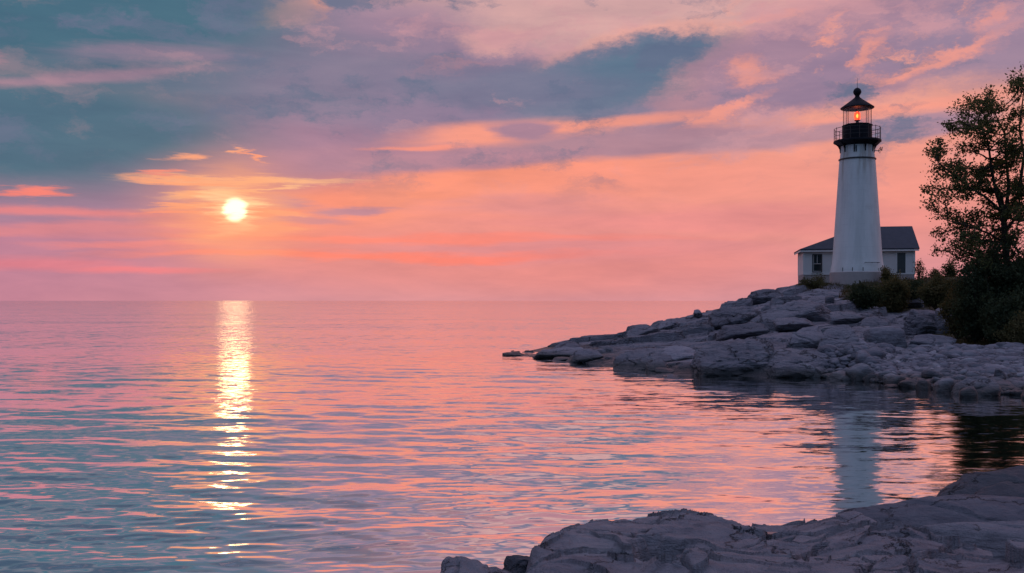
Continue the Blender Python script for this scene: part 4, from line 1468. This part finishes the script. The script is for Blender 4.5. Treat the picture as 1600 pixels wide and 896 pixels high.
# main tree on the right
TY = 58.0
b = on_ground(1578, TY, -0.2)
q = lambda px, py, dy=0: rel(px, py, TY + dy, b)
stems = [([(0, 0, 0), q(1579, 480), q(1572, 400), q(1568, 335), q(1562, 300)], 0.26, 0.13),
         ([q(1568, 335), q(1556, 300, -.3), q(1549, 262, -.5), q(1544, 222, -.6), q(1530, 190, -.8)], 0.12, 0.03),
         ([q(1572, 330), q(1576, 290, .4), q(1572, 250, .5), q(1570, 210, .5), q(1555, 178, .4)], 0.11, 0.03),
         ([q(1570, 345), q(1592, 300, .8), q(1600, 245, 1), q(1593, 200, 1), q(1600, 140, 1)], 0.13, 0.03),
         ([q(1564, 330), q(1540, 308, -.8), q(1518, 295, -1.2), q(1490, 275, -1.4), q(1462, 250, -1.5)], 0.09, 0.02),
         ([q(1570, 380), q(1545, 365, -.6), q(1510, 352, -1), q(1480, 345, -1.2)], 0.08, 0.02),
         ([q(1572, 360), q(1610, 310, .5), q(1640, 240, .5), q(1650, 150, .2)], 0.14, 0.04)]
S = lambda px: px / F * TY
cl = []
rr = np.random.default_rng(77)
for (px, py, rx, ry, n, ntw) in [
    (1500, 180, 26, 18, 3, 13), (1530, 172, 28, 20, 4, 14), (1550, 190, 20, 22, 3, 12), (1515, 200, 34, 14, 3, 12), (1480, 195, 16, 9, 1, 10), (1560, 165, 14, 12, 1, 9),
    (1593, 140, 18, 16, 2, 12), (1600, 170, 16, 20, 2, 12), (1615, 120, 25, 22, 3, 12), (1640, 160, 35, 35, 4, 14), (1590, 200, 14, 14, 1, 8), (1575, 195, 10, 10, 1, 8),
    (1455, 238, 16, 18, 2, 11), (1470, 262, 20, 16, 2, 12), (1450, 290, 12, 18, 1, 10), (1480, 300, 22, 12, 2, 13), (1455, 318, 16, 10, 1, 9), (1500, 245, 22, 14, 2, 9), (1520, 238, 24, 12, 2, 9),
    (1500, 275, 26, 18, 3, 17), (1530, 270, 24, 18, 3, 18), (1555, 258, 18, 14, 2, 12), (1510, 300, 24, 12, 2, 12), (1590, 250, 22, 24, 3, 14), (1600, 290, 24, 20, 3, 15),
    (1575, 300, 18, 12, 1, 9), (1480, 342, 24, 14, 2, 14), (1500, 350, 26, 16, 2, 14), (1468, 365, 14, 12, 1, 10), (1520, 340, 22, 12, 2, 10), (1545, 335, 22, 12, 2, 12), (1590, 330, 26, 16, 3, 14),
    (1490, 378, 22, 16, 2, 14), (1520, 380, 24, 22, 3, 16), (1555, 370, 26, 24, 3, 16), (1590, 375, 28, 26, 3, 16), (1640, 260, 40, 50, 4, 16), (1650, 350, 40, 40, 4, 16), (1462, 392, 12, 8, 1, 8), (1540, 300, 20, 20, 2, 12), (1570, 225, 18, 16, 2, 10), (1530, 405, 26, 18, 3, 16), (1560, 410, 28, 20, 3, 16), (1595, 410, 28, 20, 3, 16), (1500, 400, 16, 12, 1, 10), (1580, 270, 20, 20, 2, 13), (1598, 225, 20, 20, 2, 13), (1560, 300, 20, 16, 2, 12), (1540, 215, 22, 14, 2, 11), (1600, 320, 24, 20, 2, 14), (1472, 225, 18, 12, 1, 10)]:
    for k in range(n):
        dy = rr.uniform(-1, 1) * min(2.6, 0.6 + S(rx)) * (1.4 if n > 1 else 0.5)
        ox, oy = (rr.normal(0, 0.45) * rx, rr.normal(0, 0.45) * ry) if n > 1 else (0, 0)
        cl.append((q(px + ox, py + oy, dy), (S(rx) * 1.05, min(1.6, S(rx) * 1.2), S(ry) * 1.12), int(ntw * 1.0), 19))
make_tree('tree', b, stems, cl, 'tall broadleaf tree with open leafy crown against the sunset at the right', 'tree', 0.135, M['leaf'], 3)


def make_bush(px, py_top, py_bot, wpx, Y, label, mat, seed, dens=1.0, leaf=0.12, cat='bush', name='bush', group=None):
    rng = np.random.default_rng(seed)
    if Y is None: Y = hit_ground(px, py_bot, 40, 92)
    x = (px - 800) / F * Y
    zb = min(float(ground(x, Y)[0]), EYE + (470 - py_bot) / F * Y + 0.3)
    zt = EYE + (470 - py_top) / F * Y
    w = wpx / F * Y / 2
    h = max(zt - zb, 0.4)
    bs = (x, Y, zb - 0.05)
    t = thing(name, bs, label, cat, 0, group)
    mb = MB(); lp = []
    ns = max(7, int(16 * min(1.6, w)))
    for k in range(ns):
        a = rng.uniform(0, 6.283); r_ = math.sqrt(rng.uniform(0, 1))
        top = np.array([math.cos(a) * w * r_, math.sin(a) * w * 0.8 * r_, h * (1 - 0.55 * r_ ** 2) * rng.uniform(0.72, 1.04)])
        st = np.array([math.cos(a) * w * 0.2 * r_, math.sin(a) * w * 0.2 * r_, 0])
        c = curve(st, top, rng, 0.10, -0.12, 7)
        mb.tube(c, list(np.linspace(0.035, 0.008, 7)), 5, False)
        ntw = int(9 * dens) + 3
        for j in range(ntw):
            f0 = rng.uniform(0.12, 1.0)
            s = np.array([np.interp(f0, np.linspace(0, 1, 7), c[:, i]) for i in range(3)])
            L = rng.uniform(0.25, 0.6) * (0.5 + 0.35 * min(w, 1.8))
            dv = rng.normal(0, 1, 3); dv[2] = abs(dv[2]) * 0.7; dv /= np.linalg.norm(dv)
            e = s + dv * L
            e[2] = max(e[2], 0.05)
            tw = curve(s, e, rng, 0.1, 0, 4)
            mb.tube(tw, list(np.linspace(0.01, 0.004, 4)), 4, False)
            n = int(20 * dens)
            f = rng.beta(1.8, 1.1, n)
            q_ = np.stack([np.interp(f, np.linspace(0, 1, 4), tw[:, i]) for i in range(3)], 1)
            lp.append(q_ + rng.normal(0, 0.10 + 0.03 * w, (n, 3)))
    mb.build('stems', M['bark'], t, 60)
    P = np.vstack(lp); P[:, 2] = np.maximum(P[:, 2], 0.02)
    link('foliage', leaves_mesh('foliage', P, leaf, rng), mat, t)
    return t


BU = M['bush']; OL = M['bush_olive']
make_bush(1560, 338, 520, 110, 57.0, 'tall dark dense shrub around the foot of the broadleaf tree', BU, 41, 1.7, 0.15)
make_bush(1525, 392, 535, 78, 56.0, 'dark shrub spreading left in front of the tall dark shrub', BU, 42, 1.7, 0.14)
make_bush(1604, 380, 530, 90, 55.5, 'tall dark shrub at the right edge below the tree', BU, 43, 1.7, 0.15)
make_bush(1570, 455, 542, 76, 54.0, 'low dark shrub just above the pebble beach', BU, 44, 1.6, 0.13)
make_bush(1596, 490, 548, 56, 52.5, 'smallest shrub at the right edge touching the top of the beach', OL, 45, 1.3, 0.12)
make_bush(1500, 408, 515, 50, 60.0, 'olive shrub at the left side of the shrub thicket under the tree', OL, 46, 1.3, 0.13)
make_bush(1650, 330, 540, 130, 57.0, 'big shrub beyond the right edge of the thicket', BU, 47, 1.5, 0.16)
make_bush(1745, 360, 545, 130, 56.0, 'broad shrub farthest along the bank past the right edge', BU, 48, 1.4, 0.16)
make_bush(1352, 440, 478, 56, None, 'dark low bush in front of the right half of the lighthouse plinth', BU, 51, 1.3, 0.13)
make_bush(1396, 421, 478, 52, None, 'olive bush in front of the door of the white house', OL, 52, 1.5, 0.14)
make_bush(1432, 426, 470, 56, None, 'dark bush right of the olive bush beside the house corner', BU, 53, 1.3, 0.14)
make_bush(1468, 428, 478, 60, None, 'scrubby bush between the house and the shrub thicket', OL, 54, 1.2, 0.14)
make_bush(1384, 414, 436, 20, 89.0, 'small bush at the right foot of the lighthouse tower', OL, 55, 1.0, 0.12)
make_bush(1437, 408, 432, 18, 89.5, 'thin upright weedy shrub against the sky right of the house', OL, 56, 0.55, 0.12)
make_bush(1462, 414, 434, 26, 89.5, 'sparse weedy shrub against the sky left of the tree', OL, 57, 0.5, 0.12)
make_bush(1484, 404, 440, 30, 88.0, 'leafy shrub on the skyline touching the tree crown', OL, 58, 0.8, 0.13)
make_bush(1275, 430, 444, 46, 88.5, 'low scrubby plant at the left foundation of the house', OL, 59, 0.7, 0.10)
make_bush(1254, 432, 445, 14, 88.0, 'little weedy plant at the left corner of the house foundation', OL, 60, 0.5, 0.10)


def build_grass():
    rng = np.random.default_rng(9)
    P = []
    def patch(px0, px1, y0, y1, n):
        for k in range(n):
            Y = rng.uniform(y0, y1); px = rng.uniform(px0, px1)
            P.append(((px - 800) / F * Y, Y))
    patch(1244, 1480, 86, 92, 2600)
    patch(1310, 1480, 74, 84, 3200)
    patch(1440, 1640, 53.0, 58, 3200)
    patch(1420, 1560, 80, 92, 1600)
    P = np.array(P)
    nz = fbm(p3(P[:, 0] / 1.6, P[:, 1] / 1.6), 3, 8)
    P = P[nz > -0.12]
    z = ground(P[:, 0], P[:, 1])
    n = len(P)
    h = rng.uniform(0.14, 0.42, n)
    a = rng.uniform(0, 6.28, n); w = rng.uniform(0.012, 0.028, n)
    B0 = np.stack([P[:, 0] - np.cos(a) * w, P[:, 1] - np.sin(a) * w, z - 0.03], 1)
    B1 = np.stack([P[:, 0] + np.cos(a) * w, P[:, 1] + np.sin(a) * w, z - 0.03], 1)
    ln = rng.normal(0, 0.35, (n, 2)) * h[:, None]
    T = np.stack([P[:, 0] + ln[:, 0], P[:, 1] + ln[:, 1], z + h], 1)
    V = np.stack([B0, B1, T], 1).reshape(-1, 3)
    i = np.arange(n) * 3
    o = link('grass', mesh_np('grass', V, np.stack([i, i + 1, i + 2], 1), False), M['grass'])
    tag(o, 'dry grass on the bank around the lighthouse and above the beach', 'grass', kind='stuff')


build_grass()

# ------------------------------------------------------------------ render settings
SC.render.engine = 'CYCLES'
SC.cycles.use_denoising = True
SC.cycles.max_bounces = 6
SC.cycles.diffuse_bounces = 3
SC.cycles.glossy_bounces = 3
SC.cycles.transparent_max_bounces = 12
SC.cycles.sample_clamp_indirect = 4
SC.cycles.caustics_reflective = False
SC.cycles.caustics_refractive = False
SC.view_settings.view_transform = 'Standard'
SC.view_settings.look = 'None'
SC.view_settings.exposure = 0
SC.view_settings.gamma = 1
SC.view_settings.use_curve_mapping = False
